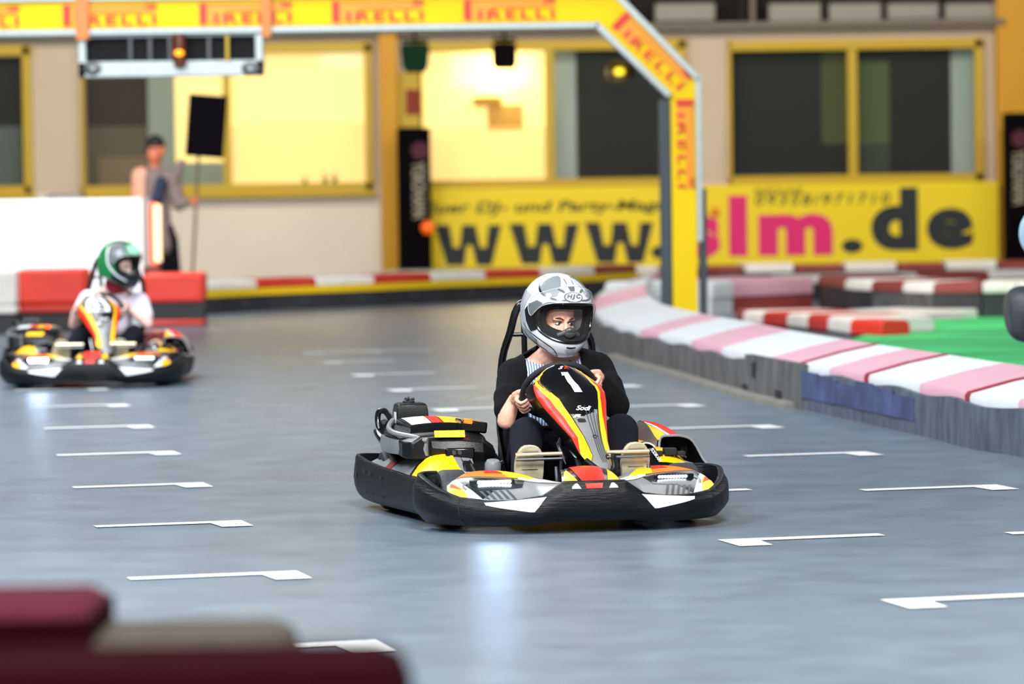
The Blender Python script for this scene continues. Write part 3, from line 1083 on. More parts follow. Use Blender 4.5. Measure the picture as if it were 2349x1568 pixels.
def build_panel(par):
    mb = MB()
    # column borders: red | yellow | middle | yellow | red by height
    c1 = [(0.232, 0), (0.285, 0.0), (0.30, 0.0), (0.375, 0.155), (0.46, 0.18), (0.535, 0.15), (0.60, 0.02), (0.688, 0.0)]
    c2 = [(0.232, 0), (0.262, 0.02), (0.30, 0.33), (0.335, 0.33), (0.375, 0.31), (0.46, 0.31), (0.535, 0.28), (0.60, 0.11), (0.63, 0.035), (0.688, 0.03)]
    c3 = [(0.232, 1), (0.262, 0.97), (0.30, 0.83), (0.375, 0.81), (0.46, 0.84), (0.535, 0.87), (0.60, 0.90), (0.63, 0.965), (0.688, 0.97)]
    c4 = [(0.232, 1), (0.285, 1), (0.375, 0.975), (0.46, 0.92), (0.535, 0.91), (0.60, 0.945), (0.63, 1.0), (0.688, 1)]
    zs = [PB + (PT - PB) * i / 96 for i in range(97)]
    cols = []
    for z in zs:
        a, b, c, d = lerp_table(c1, z), lerp_table(c2, z), lerp_table(c3, z), lerp_table(c4, z)
        L, R = lerp_table(PLEFT, z), lerp_table(PRIGHT, z)
        w = max(R - L, 0.01)
        g = min(0.02, 0.006 / w)
        ts = [0, a * 0.5, a, a + (b - a) * 0.5, b, b + g] + [b + g + (c - b - 2 * g) * k / 8 for k in range(1, 8)] + [c - g, c, (c + d) / 2, d, (d + 1) / 2, 1]
        col = [panelf(t, z) for t in ts]
        p0, p1 = col[0].copy(), col[-1].copy()
        kk = max(0.0, min(1.0, (z - 0.26) / 0.1, (0.64 - z) / 0.05))
        p0 += Vector((0.012 - 0.030 * kk, 0.085, -0.02))
        p1 += Vector((-0.02, 0.085, -0.01))
        r0 = col[0] + Vector((-0.003, 0.006, 0))
        r1 = col[-1] + Vector((0.003, 0.006, 0))
        cols.append(([p0, r0] + col + [r1, p1], ts))
    n = len(cols[0][0])
    base = 0
    mb.v = [p for c, _ in cols for p in c]
    for i in range(len(cols) - 1):
        z = (zs[i] + zs[i + 1]) / 2
        for j in range(n - 1):
            k = j - 2                              # index of the band inside ts
            tm = 0.0
            if 0 <= k < 18:
                tm = (cols[i][1][k] + cols[i][1][k + 1]) / 2
            if k < 0 or k >= 18:
                mi = 0
            elif k in (0, 1):
                mi = 2 if z < 0.6 else 0
            elif k in (2, 3):
                mi = 1 if z < 0.645 else 0
            elif k in (16, 17):
                mi = 2 if z < 0.61 else 0
            elif k in (14, 15):
                mi = 1 if z < 0.66 else 0
            elif k in (4, 13):
                mi = 0
            else:
                mi = 0 if z > 0.460 + 0.09 * (2 * tm - 1.05) ** 2 else 3
            if z < 0.262 and k in (2, 3, 14, 15, 0, 1, 16, 17):
                mi = 0
            a = i * n + j
            mb.f.append((a, a + 1, a + n + 1, a + n))
            mb.m.append(mi)
    pn = mb.build('number_panel', [M['gloss'], M['yel'], M['red'], M['silver']], par, angle=60)
    tag(pn, 'shield shaped front panel with red and yellow edge stripes')
    # keel under the tip and the dark lip around the grey field
    d = MB()
    d.tube([(-0.0 + 0.045, -0.60, 0.285), (0.085, -0.665, 0.247), (0.12, -0.69, 0.235), (0.158, -0.665, 0.25), (0.165, -0.60, 0.30)], 0.014, 8, smooth=4)
    d.box((0.115, -0.62, 0.215), (0.055, 0.05, 0.05))
    d.build('panel_mount', M['black'], pn, bevel=0.003)
    # grooves on the grey field
    d = MB()
    for k, t in enumerate((0.60, 0.66, 0.72, 0.78)):
        ribbon(d, panelf, [(t + 0.02, 0.505 - 0.012 * k), (t - 0.0, 0.42), (t - 0.02, 0.34), (t - 0.04, 0.27)], 0.0045, 0.002, e=0.004)
    d.build('panel_groove', M['dkgrey'], pn)
    # thin orange lines along the upper corners
    d = MB()
    ribbon(d, panelf, [(0.012, 0.606), (0.014, 0.625), (0.016, 0.645), (0.03, 0.664)], 0.005, 0.003, e=0.003)
    ribbon(d, panelf, [(0.988, 0.59), (0.986, 0.615), (0.984, 0.64), (0.97, 0.664)], 0.005, 0.003, e=0.003)
    tag(d.build('edge_line', M['yel'], pn), 'thin yellow edge lines')
    return pn


def build_kart(root, number):
    # chassis
    mb = MB()
    mb.box((0, -0.10, 0.055), (0.62, 1.25, 0.012))
    mb.box((0, -0.62, 0.06), (0.5, 0.25, 0.012))
    mb.build('floor_pan', M['dark'], root)
    mb = MB()
    for s in (-1, 1):
        mb.tube([(s * 0.28, -0.80, 0.075), (s * 0.30, -0.45, 0.075), (s * 0.33, -0.1, 0.075), (s * 0.34, 0.3, 0.08), (s * 0.36, 0.86, 0.10)], 0.016, 10, smooth=5)
        mb.tube([(s * 0.33, -0.2, 0.075), (s * 0.55, -0.2, 0.10), (s * 0.60, -0.12, 0.12), (s * 0.60, 0.25, 0.12), (s * 0.34, 0.3, 0.085)], 0.013, 8, smooth=5)
    mb.tube([(-0.30, -0.45, 0.085), (0.30, -0.45, 0.085)], 0.018, 10)
    mb.tube([(-0.36, 0.84, 0.10), (0.36, 0.84, 0.10)], 0.018, 10)
    mb.tube([(-0.62, 0.55, 0.135), (0.62, 0.55, 0.135)], 0.02, 12)
    mb.build('frame', M['steel'], root)
    # wheels
    for (x, y, r, w, nm) in ((-0.515, -0.43, 0.125, 0.12, 'front_wheel'), (0.515, -0.43, 0.125, 0.12, 'front_wheel'), (-0.56, 0.55, 0.138, 0.18, 'rear_wheel'), (0.56, 0.55, 0.138, 0.18, 'rear_wheel')):
        mb = MB()
        h = w / 2
        prof = [(r * 0.52, -h * 0.8), (r * 0.72, -h), (r * 0.9, -h * 0.96), (r * 0.97, -h * 0.8), (r, -h * 0.55), (r, h * 0.55), (r * 0.97, h * 0.8), (r * 0.9, h * 0.96), (r * 0.72, h), (r * 0.52, h * 0.8), (r * 0.5, 0)]
        mb.lathe(prof + [prof[0]], (x, y, r), (1, 0, 0), 36)
        wh = mb.build(nm, M['tyre'], root)
        mb = MB()
        mb.lathe([(r * 0.53, -h * 0.8), (r * 0.5, -h * 0.6), (r * 0.3, -h * 0.3), (0.02, -h * 0.5), (0.001, -h * 0.5)], (x, y, r), (1, 0, 0), 24)
        mb.lathe([(r * 0.53, h * 0.8), (r * 0.5, h * 0.6), (r * 0.3, h * 0.3), (0.02, h * 0.5), (0.001, h * 0.5)], (x, y, r), (1, 0, 0), 24)
        mb.lathe([(r * 0.53, -h * 0.8), (r * 0.515, 0), (r * 0.53, h * 0.8)], (x, y, r), (1, 0, 0), 24)
        mb.build('rim', M['steel'], wh)
    build_front_bumper(root)
    build_headlight(root, -1)
    build_headlight(root, 1)
    # nose cover in the middle between the headlights
    def nose(u, v):                                 # u -1..1, v 0 front .. 1 rear
        w = 0.145 - 0.045 * v
        z = 0.190 + 0.078 * max(0, sin(pi / 2 * v)) ** 0.8 - 0.028 * (abs(u) ** 2) * (1 - 0.5 * v)
        return Vector((0.012 + u * w, -0.925 + 0.24 * v - 0.01 * (1 - u * u), z))
    mb = MB()
    rings = [[nose(-1 + 2 * i / 20, j / 12) for j in range(13)] + [Vector((nose(-1 + 2 * i / 20, 1).x, -0.66, 0.09))] for i in range(21)]
    mb.loft(rings, closed=False, caps=False)
    ns = mb.build('nose_cover', M['gloss'], root)
    d = MB()
    decal(d, nose, [(-0.30, 0.04), (0.26, 0.04), (0.40, 0.35), (0.62, 0.96), (-0.66, 0.96), (-0.52, 0.5)], 0.003, 0.1, 0.12)
    tag(d.build('nose_sticker', M['red'], ns), 'red sticker')
    d = MB()
    decal(d, nose, [(-0.95, 0.10), (-0.40, 0.06), (-0.62, 0.42), (-0.80, 0.78), (-0.90, 0.66)], 0.003, 0.1, 0.12)
    tag(d.build('nose_flash', M['yel'], ns), 'yellow flash')
    d = MB()
    decal(d, nose, [(0.95, 0.10), (0.90, 0.66), (0.80, 0.78), (0.55, 0.40), (0.36, 0.06)], 0.003, 0.1, 0.12)
    tag(d.build('nose_flash', M['yel'], ns), 'yellow flash')
    # side bumpers: outer walls
    for sg in (-1, 1):
        SP = [(0.60, -0.36), (0.612, -0.30), (0.628, -0.20), (0.65, 0.0), (0.675, 0.2), (0.70, 0.4), (0.722, 0.6), (0.735, 0.72), (0.72, 0.80), (0.67, 0.845), (0.58, 0.87), (0.45, 0.885), (0.30, 0.893)]
        if sg > 0:
            SP = [(x + (0.03 if y < 0.5 else 0.0), y) for x, y in SP]
        q, ss = dense(SP, 6)
        mb = MB()
        rings = []
        L = ss[-1]
        for i in range(91):
            s = L * i / 90 * 0.9999
            p, t = along(q, ss, s)
            n = Vector((t.y, -t.x, 0))
            zt = smooth_table([(0, 0.195), (0.2, 0.196), (0.45, 0.204), (0.7, 0.212), (0.95, 0.225), (1.12, 0.242), (1.3, 0.238), (1.7, 0.22)], s)
            zb = smooth_table([(0, 0.035), (0.9, 0.035), (1.15, 0.045), (1.3, 0.045), (1.7, 0.05)], s)
            col = []
            for v, o in ((0, -0.03), (0.06, -0.018), (0.15, -0.006), (0.3, 0.004), (0.5, 0.008), (0.7, 0.004), (0.85, 0.0), (0.95, -0.002), (1.0, -0.008), (1.0, -0.022), (0.9, -0.026), (0.2, -0.03)):
                c = p + n * o
                col.append(Vector((sg * c.x, c.y, zb + (zt - zb) * v)))
            rings.append(col)
        mb.loft(rings, closed=False, caps=False)
        sb = mb.build('side_bumper', M['bumper'], root, angle=50)
        d = MB()                                     # slots and rivets in the skin
        if sg < 0:
            for (yy, zz, a, b) in ((0.70, 0.15, 0.030, 0.026), (0.56, 0.175, 0.006, 0.016), (0.47, 0.172, 0.006, 0.016), (0.56, 0.075, 0.006, 0.016), (0.47, 0.073, 0.006, 0.016), (0.30, 0.075, 0.008, 0.014), (0.30, 0.165, 0.008, 0.014)):
                x = -smooth_table([(p[1], p[0]) for p in SP[:8]], yy) - 0.009
                d.box((x, yy, zz), (0.006, a, b))
            d.build('slot', M['dark'], sb)
    mb = MB()
    mb.tube([(-0.33, 0.895, 0.14), (0.0, 0.91, 0.14), (0.33, 0.895, 0.14)], 0.055, 12, smooth=4)
    mb.build('rear_bumper', M['bumper'], root)
    # side covers: sloped bodywork inside the bumpers
    for sg in (-1, 1):
        def cov(u, v, sg=sg):                        # u 0 front .. 1 rear, v 0 inner .. 1 outer
            y = -0.30 + 0.98 * u
            xi = 0.36
            xo = smooth_table([(-0.3, 0.592), (0, 0.632), (0.4, 0.682), (0.7, 0.715)], y) + (0.03 if sg > 0 else 0)
            hump = smooth_table([(-0.3, 0.17), (-0.22, 0.20), (-0.12, 0.275), (0.05, 0.285), (0.3, 0.26), (0.45, 0.27), (0.7, 0.24)], y)
            x = xi + (xo - xi) * v
            z = hump - (hump - 0.185) * max(v, 0) ** 4.5 + 0.008 * sin(pi * v)
            return Vector((sg * x, y - 0.03 * (1 - v) * (u < 0.1), z))
        mb = MB()
        rings = [[cov(i / 40, j / 12) for j in range(13)] for i in range(41)]
        rings = [[Vector((sg * 0.34, r[0].y, 0.08))] + r for r in rings]
        rings = [[Vector((p.x, p.y, 0.09)) for p in rings[0]]] + rings
        mb.loft(rings, closed=False, caps=False)
        sc = mb.build('side_cover', M['silver'] if sg < 0 else M['gloss'], root, angle=60)
        d = MB()
        fl = sg < 0
        if sg < 0:
            decal(d, cov, [(0.06, 0.22), (0.06, 0.97), (0.245, 0.97), (0.255, 0.60), (0.26, 0.22), (0.18, 0.34)], 0.006, 0.06, 0.1, flip=not fl)
            tag(d.build('cover_sticker', M['yel'], sc), 'plain yellow sticker')
            d = MB()
            decal(d, cov, [(0.0, 0.0), (0.0, 0.97), (0.05, 0.97), (0.05, 0.21), (0.26, 0.20), (0.26, 0.0)], 0.003, 0.06, 0.1, flip=not fl)
            decal(d, cov, [(0.268, 0.0), (0.252, 0.97), (0.282, 0.97), (0.298, 0.0)], 0.003, 0.06, 0.1, flip=not fl)
            d.build('cover_band', M['gloss'], sc)
            d = MB()
            decal(d, cov, [(0.60, 0.45), (0.60, 0.97), (0.68, 0.97), (0.74, 0.45)], 0.003, 0.06, 0.1, flip=not fl)
            tag(d.build('cover_flash', M['dred'], sc), 'dark red flash')
            d = MB()
            put_text(d, 'SODIKART', lambda a, b: cov(0.105 + 0.0 * a, 0.26 - 0.0 * a) + Vector((0.0 + 0.012 - 0.026 * b, -0.10 + 0.0 * a - 0.02, 0.01)) + Vector((0.055, 0.0, -0.045)) * (a - 1) * -1 * 1.0, bold=0.02)
            d.build('cover_lettering', M['white'], sc)
        else:
            decal(d, cov, [(0.12, 0.42), (0.12, 0.95), (0.2, 0.95), (0.27, 0.42)], 0.003, 0.06, 0.1, flip=not fl)
            tag(d.build('cover_sticker', M['yel'], sc), 'yellow sticker behind the buckle')
            d = MB()
            decal(d, cov, [(0.275, 0.42), (0.22, 0.95), (0.30, 0.95), (0.36, 0.42)], 0.003, 0.06, 0.1, flip=not fl)
            d.build('cover_flash', M['red'], sc)
            d = MB()
            decal(d, cov, [(0.265, 0.42), (0.205, 0.95), (0.218, 0.95), (0.278, 0.42)], 0.0035, 0.06, 0.1, flip=not fl)
            put_text(d, 'SODIKART', lambda a, b: Vector((0.436 + 0.022 * a + 0.014 * b, -0.175 - 0.075 * a, 0.292 - 0.052 * a + 0.008 * b + 0.0)), bold=0.02)
            d.build('cover_lettering', M['white'], sc)
            d = MB()
            p = cov(0.17, 0.62)
            d.box(p + Vector((0.0, -0.005, 0.014)), (0.055, 0.05, 0.032))
            d.box(p + Vector((-0.055, -0.005, 0.008)), (0.04, 0.045, 0.02))
            d.box(p + Vector((0.05, -0.005, 0.004)), (0.04, 0.035, 0.018))
            d.build('buckle', M['dark'], sc, bevel=0.004)
    # raised fenders and air scoop on the kart's left
    def fend(u, v):                                  # u 0 front .. 1 rear, v 0 inner .. 1 outer
        y = 0.08 + 0.62 * u
        h = smooth_table([(0, 0.315), (0.3, 0.372), (0.6, 0.375), (1, 0.27)], u)
        a = pi * (0.02 + 0.52 * v)
        return Vector((0.515 + 0.215 * sin(a), y - 0.02, 0.20 + (h - 0.20) * max(0, cos(a)) ** 0.8 if cos(a) > 0 else 0.20))
    mb = MB()
    rings = [[fend(i / 24, j / 14) for j in range(15)] for i in range(25)]
    rings = [[Vector((0.50, r[0].y, 0.15))] + r for r in rings]
    mb.loft(rings, closed=False, caps=False)
    rf = mb.build('rear_fender', M['silver'], root, angle=60)
    d = MB()
    decal(d, fend, [(0.0, 0.0), (0.0, 0.34), (0.14, 0.16), (0.32, 0.0)], 0.004, 0.08, 0.08, e=0.003, flip=True)
    d.build('fender_yellow', M['yel'], rf)
    d = MB()
    decal(d, fend, [(0.0, 0.42), (0.0, 0.56), (0.30, 0.36), (0.62, 0.0), (0.42, 0.0), (0.2, 0.18)], 0.004, 0.08, 0.08, e=0.003, flip=True)
    d.build('fender_red', M['red'], rf)
    d = MB()
    decal(d, fend, [(0.0, 0.355), (0.0, 0.41), (0.2, 0.17), (0.41, 0.0), (0.34, 0.0), (0.15, 0.16)], 0.0045, 0.08, 0.08, e=0.003, flip=True)
    d.build('fender_white', M['white'], rf)
    d = MB()                                         # dark scoop mouth with a thin rim
    mouth = [(0.530, 0.005, 0.330), (0.575, -0.005, 0.340), (0.63, -0.01, 0.336), (0.675, -0.015, 0.312), (0.715, -0.03, 0.235), (0.735, -0.05, 0.195), (0.60, -0.06, 0.232), (0.515, -0.055, 0.262)]
    cen = Vector((0.62, 0.05, 0.26))
    rings = [[Vector(p) for p in mouth], [Vector(p).lerp(cen + Vector((0, 0.06, 0)), 0.25) for p in mouth], [Vector(p).lerp(cen + Vector((0, 0.10, 0)), 0.6) for p in mouth]]
    d.loft(rings, closed=True, caps=False)
    d.add(rings[2], [tuple(range(8))])
    d.build('air_scoop', M['gloss'], rf)
    d = MB()
    d.tube(mouth, 0.006, 8, loop=True, smooth=3)
    d.build('scoop_rim', M['grey'], rf)
    mb = MB()                                        # inner fender arch beside the driver
    rings = []
    for i in range(19):
        a = pi * 0.98 * i / 18
        rings.append([Vector((0.455 + 0.085 * -cos(a), -0.02 + dy, 0.155 + 0.155 * sin(a))) for dy in (0, 0.05, 0.12, 0.24, 0.36)])
    mb.loft(rings, closed=False, caps=False)
    af = mb.build('inner_fender', M['gloss'], root, solid=0.004)
    d = MB()
    rings = [r[1:4] for r in rings[8:15]]
    d.loft([[p * 1.0 + Vector((0.003, 0, 0.005)) for p in r] for r in rings], closed=False, caps=False)
    tag(d.build('arch_sticker', M['yel'], af), 'yellow sticker')
    mb = MB()
    mb.tube([(0.455 - 0.087 * cos(pi * i / 16), -0.022, 0.155 + 0.157 * sin(pi * i / 16)) for i in range(17)], 0.004, 8)
    mb.build('arch_edge', M['white'], af)
    mb = MB()
    mb.box((0.47, 0.62, 0.30), (0.20, 0.30, 0.11))
    mb.box((0.43, 0.60, 0.353), (0.16, 0.28, 0.02))
    tag(mb.build('battery_box', M['dred'], root, bevel=0.015), 'dark red box')
    # engine deck on the kart's right
    mb = MB()
    prof = [(-0.655, 0.275), (-0.655, 0.345), (-0.60, 0.375), (-0.36, 0.385), (-0.275, 0.365), (-0.25, 0.31), (-0.30, 0.255)]
    rings = []
    for y, k, dz in ((-0.05, 0.80, -0.005), (0.0, 0.97, 0), (0.2, 1.0, 0.012), (0.42, 1.0, 0.022), (0.52, 0.9, 0.012)):
        rings.append([Vector((-0.46 + (x + 0.46) * k, y, z + dz)) for x, z in prof])
    mb.loft(rings)
    ed = mb.build('engine_cover', M['black'], root, bevel=0.008, angle=30)
    d = MB()
    q, _ = catmull([Vector(p) for p in ((-0.662, 0.46, 0), (-0.678, 0.30, 0), (-0.668, 0.14, 0), (-0.618, 0.01, 0), (-0.548, -0.055, 0))], [1] * 5, 5)
    d.loft([[p + Vector((0, 0, 0.285)), p + Vector((-0.006, -0.003, 0.315)), p + Vector((0.0, 0, 0.350)), p + Vector((0.014, 0.010, 0.350)), p + Vector((0.014, 0.010, 0.285))] for p in q])
    tag(d.build('cover_panel', M['silver'], ed, angle=50), 'silver-grey side panel')
    d = MB()                                         # silver frame plate around the deck
    d.tube([(-0.60, 0.50, 0.41), (-0.655, 0.30, 0.392), (-0.66, 0.12, 0.378), (-0.60, 0.00, 0.366), (-0.545, -0.055, 0.352)], 0.012, 8, smooth=4)
    d.build('deck_edge', M['silver'], ed)
    # raised lid with stickers
    def lid(u, v):                                   # u 0 left .. 1 right, v 0 front .. 1 rear
        return Vector((-0.60 + 0.30 * u, 0.06 + 0.10 * u * 0 + 0.34 * v, 0.418 + 0.014 * sin(pi * min(1, u * 0.9 + 0.1)) - 0.012 * (1 - v) ** 2))
    mb = MB()
    rings = [[lid(i / 14, j / 8) for j in range(9)] for i in range(15)]
    rings = [[Vector((r[0].x, 0.058, 0.375))] + r + [Vector((r[-1].x, 0.40, 0.38))] for r in rings]
    mb.loft(rings, closed=False, caps=False)
    mb.add([Vector((-0.60, 0.058, 0.375)), lid(0, 0), lid(0, 1), Vector((-0.60, 0.40, 0.38)), Vector((-0.30, 0.058, 0.375)), lid(1, 0), lid(1, 1), Vector((-0.30, 0.40, 0.38))], [(0, 1, 2, 3), (7, 6, 5, 4)])
    ld = mb.build('engine_lid', M['gloss'], ed, angle=40)
    for nm, m, pl in (('lid_white', 'white', [(0.03, 0.05), (0.33, 0.05), (0.40, 0.95), (0.06, 0.95)]), ('lid_red', 'red', [(0.34, 0.05), (0.50, 0.05), (0.58, 0.95), (0.41, 0.95)]), ('lid_yellow', 'yel', [(0.515, 0.05), (0.97, 0.05), (0.95, 0.95), (0.60, 0.95)])):
        d = MB()
        decal(d, lid, pl, 0.002, 0.08, 0.15)
        d.build(nm, M[m], ld)
    # front step of the deck: black wedge, yellow sticker, recess with bolts
    mb = MB()
    rings = []
    for x, zt, zb, y in ((-0.545, 0.365, 0.285, 0.02), (-0.53, 0.372, 0.262, -0.03), (-0.40, 0.374, 0.235, -0.07), (-0.30, 0.362, 0.225, -0.06), (-0.235, 0.318, 0.225, 0.0)):
        rings.append([Vector((x, y - 0.02, zb)), Vector((x, y - 0.045, (zt + zb) / 2)), Vector((x, y - 0.03, zt - 0.022)), Vector((x, y + 0.02, zt)), Vector((x, y + 0.11, zt + 0.005)), Vector((x, y + 0.12, zb))])
    mb.loft(rings)
    st = mb.build('engine_shroud', M['black'], ed, bevel=0.004, angle=25)
    d = MB()
    d.add([(-0.515, -0.064, 0.366), (-0.385, -0.100, 0.366), (-0.375, -0.040, 0.393), (-0.505, -0.004, 0.392)], [(0, 1, 2, 3)])
    tag(d.build('shroud_sticker', M['yel'], st), 'yellow sticker')
    d = MB()
    d.box((-0.41, -0.108, 0.295), (0.13, 0.02, 0.05), Matrix.Rotation(radians(-6), 3, 'Z'))
    rc = d.build('shroud_recess', M['gloss'], st, bevel=0.008)
    d = MB()
    for x in (-0.44, -0.415):
        d.lathe([(0.001, 0.02), (0.009, 0.02), (0.010, 0.0)], (x, -0.108 + (x + 0.41) * -0.1, 0.300), (0, -1, 0), 12)
    d.build('bolt', M['steel'], rc)
    mb = MB()
    mb.box((-0.325, 0.07, 0.405), (0.12, 0.16, 0.05), Matrix.Rotation(radians(8), 3, 'Y'))
    rb = mb.build('lamp_box', M['gloss'], ed, bevel=0.008)
    mb = MB()
    mb.box((-0.352, 0.0, 0.430), (0.038, 0.03, 0.022), Matrix.Rotation(radians(8), 3, 'Y'))
    tag(mb.build('indicator_light', M['ledo'], rb, bevel=0.003), 'lit orange light')
    # exhaust / engine parts under the deck
    mb = MB()
    mb.tube([(-0.60, 0.30, 0.20), (-0.50, 0.25, 0.23), (-0.45, 0.2, 0.21)], 0.035, 12, smooth=3)
    mb.ball((-0.46, 0.28, 0.22), (0.10, 0.12, 0.09))
    mb.build('engine', M['dred'], root)
    mb = MB()
    mb.tube([(-0.60, 0.46, 0.25), (-0.625, 0.40, 0.22), (-0.60, 0.28, 0.225), (-0.55, 0.22, 0.24), (-0.53, 0.28, 0.30)], 0.014, 10, smooth=5)
    mb.build('hose', M['black'], root)
    mb = MB()
    mb.tube([(-0.31, -0.10, 0.225), (-0.27, -0.14, 0.23), (-0.22, -0.12, 0.25)], 0.012, 8, smooth=4)
    mb.build('hose', M['black'], root)
    mb = MB()
    mb.lathe([(0.001, 0), (0.030, 0.0), (0.036, 0.012), (0.036, 0.055), (0.028, 0.07), (0.001, 0.072)], (-0.285, -0.20, 0.20), (0, -0.25, 1), 20)
    tag(mb.build('bottle', M['grey'], root), 'small grey canister')
    mb = MB()
    mb.tube([(-0.645, 0.60, 0.365), (-0.648, 0.62, 0.41), (-0.640, 0.62, 0.445), (-0.615, 0.60, 0.445), (-0.60, 0.55, 0.41), (-0.598, 0.50, 0.36)], 0.014, 10, smooth=5)
    mb.tube([(-0.655, 0.60, 0.355), (-0.650, 0.52, 0.33), (-0.62, 0.40, 0.27), (-0.60, 0.34, 0.225), (-0.598, 0.30, 0.195)], [0.018, 0.020, 0.022, 0.023, 0.021], 12, smooth=5)
    mb.tube([(-0.56, 0.34, 0.30), (-0.555, 0.32, 0.25), (-0.552, 0.30, 0.19)], 0.014, 10, smooth=4)
    mb.build('guard_tube', M['gloss'], root)
    mb = MB()
    mb.tube([(-0.62, 0.62, 0.40), (-0.60, 0.66, 0.33), (-0.58, 0.68, 0.22)], 0.02, 10, smooth=4)
    mb.box((-0.52, 0.62, 0.32), (0.2, 0.18, 0.10))
    mb.build('engine_mount', M['dark'], root, bevel=0.01)
    # fuel tank with cap and label
    mb = MB()
    rings = []
    for z, w in ((0.375, 0.150), (0.40, 0.152), (0.455, 0.142), (0.478, 0.132), (0.484, 0.115)):
        rings.append([Vector((-0.503 + sx * w / 2, 0.58 + sy * w * 0.42, z)) for sx, sy in ((-1, -1), (1, -1), (1, 1), (-1, 1))])
    mb.loft(rings)
    tk = mb.build('fuel_tank', M['black'], root, bevel=0.012, angle=30)
    mb = MB()
    mb.lathe([(0.028, 0.482), (0.028, 0.492), (0.020, 0.496), (0.001, 0.497)], (-0.510, 0.58, 0), (0, 0, 1), 20)
    for k in range(3):
        a = k * 2.1
        mb.tube([(-0.510, 0.58, 0.496), (-0.510 + 0.026 * cos(a), 0.58 + 0.02 * sin(a), 0.503)], 0.006, 8)
    mb.tube([(-0.510, 0.58, 0.50), (-0.510, 0.58, 0.512)], 0.003, 8)
    mb.build('tank_cap', M['dark'], tk)
    mb = MB()
    mb.box((-0.5785, 0.56, 0.42), (0.002, 0.05, 0.05))
    tag(mb.build('tank_label', M['white'], tk), 'small white label')
    # dark bodywork beside the seat
    mb = MB()
    mb.loft([[Vector((-0.22, y, 0.09)), Vector((-0.20, y, zt - 0.04)), Vector((-0.235, y, zt)), Vector((-0.36, y, zt + 0.005)), Vector((-0.38, y, 0.09))] for y, zt in ((-0.24, 0.17), (-0.14, 0.23), (0.0, 0.29), (0.2, 0.33), (0.45, 0.33))])
    mb.build('seat_surround', M['black'], root, bevel=0.01, angle=30)
    mb = MB()
    mb.loft([[Vector((0.32, y, 0.09)), Vector((0.31, y, zt - 0.03)), Vector((0.34, y, zt)), Vector((0.44, y, zt)), Vector((0.46, y, 0.09))] for y, zt in ((-0.24, 0.14), (-0.1, 0.20), (0.1, 0.24), (0.45, 0.27))])
    mb.build('seat_surround', M['black'], root, bevel=0.01, angle=30)
    # seat and roll hoop
    mb = MB()
    rings = []
    for y, z, w, d in ((0.10, 0.115, 0.17, 0.02), (0.2, 0.10, 0.19, 0.06), (0.33, 0.11, 0.20, 0.12), (0.43, 0.17, 0.20, 0.16), (0.50, 0.28, 0.195, 0.13), (0.55, 0.42, 0.18, 0.09), (0.585, 0.55, 0.16, 0.05), (0.60, 0.60, 0.12, 0.02)):
        ring = []
        for k in range(13):
            a = pi * k / 12
            ring.append(Vector((0.06 - w * cos(a) * 1.0, y - d * (1 - sin(a)) * 0.9, z + d * (1 - sin(a)) * 0.8)))
        rings.append(ring)
    mb.loft(rings, closed=False, caps=False)
    mb.build('seat', M['black'], root, solid=0.008)
    mb = MB()
    mb.tube([(-0.07, 0.62, 0.20), (-0.072, 0.60, 0.62), (-0.03, 0.58, 0.80), (0.0, 0.575, 0.90), (0.05, 0.57, 0.935), (0.25, 0.57, 0.935), (0.295, 0.575, 0.90), (0.325, 0.58, 0.80), (0.36, 0.60, 0.68), (0.34, 0.62, 0.20)], 0.018, 12, smooth=5)
    mb.tube([(-0.035, 0.585, 0.785), (0.03, 0.57, 0.785)], 0.010, 8)
    mb.tube([(0.03, 0.57, 0.93), (0.035, 0.575, 0.70), (0.04, 0.58, 0.40)], 0.014, 8)
    mb.build('roll_hoop', M['gloss'], root)
    # steering
    WC = Vector((0.052, -0.05, 0.552))
    e1, e2 = Vector((1, 0, 0)), Vector((0, -0.62, 0.785))
    mb = MB()
    R = 0.162
    mb.tube([WC + e1 * R * cos(2 * pi * k / 40) + e2 * R * sin(2 * pi * k / 40) * (1 if sin(2 * pi * k / 40) > -0.6 else 0.9) for k in range(40)], 0.0145, 12, loop=True)
    sw = mb.build('steering_wheel', M['dark'], root)
    mb = MB()
    for a in (0.15, pi - 0.15, -pi / 2):
        mb.tube([WC + Vector((0, -0.01, -0.008)), WC + e1 * R * cos(a) + e2 * R * sin(a)], 0.009, 8)
    mb.lathe([(0.001, -0.015), (0.04, -0.015), (0.045, 0.0), (0.04, 0.015), (0.001, 0.02)], WC, e1.cross(e2), 20)
    mb.build('steering_spokes', M['steel'], sw)
    mb = MB()
    mb.tube([WC, (0.06, -0.36, 0.28), (0.06, -0.55, 0.12)], 0.013, 10)
    mb.box((0.06, -0.28, 0.36), (0.10, 0.05, 0.05), Matrix.Rotation(radians(40), 3, 'X'))
    mb.tube([(0.02, -0.27, 0.37), (-0.005, -0.30, 0.33), (0.005, -0.36, 0.27)], 0.012, 8, smooth=3)
    mb.build('steering_column', M['dark'], root)
    mb = MB()
    mb.tube([(-0.02, -0.32, 0.345), (-0.012, -0.36, 0.300), (0.0, -0.40, 0.255)], [0.005, 0.007, 0.003], 8)
    mb.tube([(-0.03, -0.56, 0.17), (0.0, -0.60, 0.20), (-0.02, -0.62, 0.24)], 0.004, 8)
    mb.tube([(-0.05, -0.56, 0.19), (-0.025, -0.60, 0.22)], 0.006, 8)
    mb.build('tie_rod', M['chrome'], root)
    pn = build_panel(root)
    # writing on the panel
    d = MB()
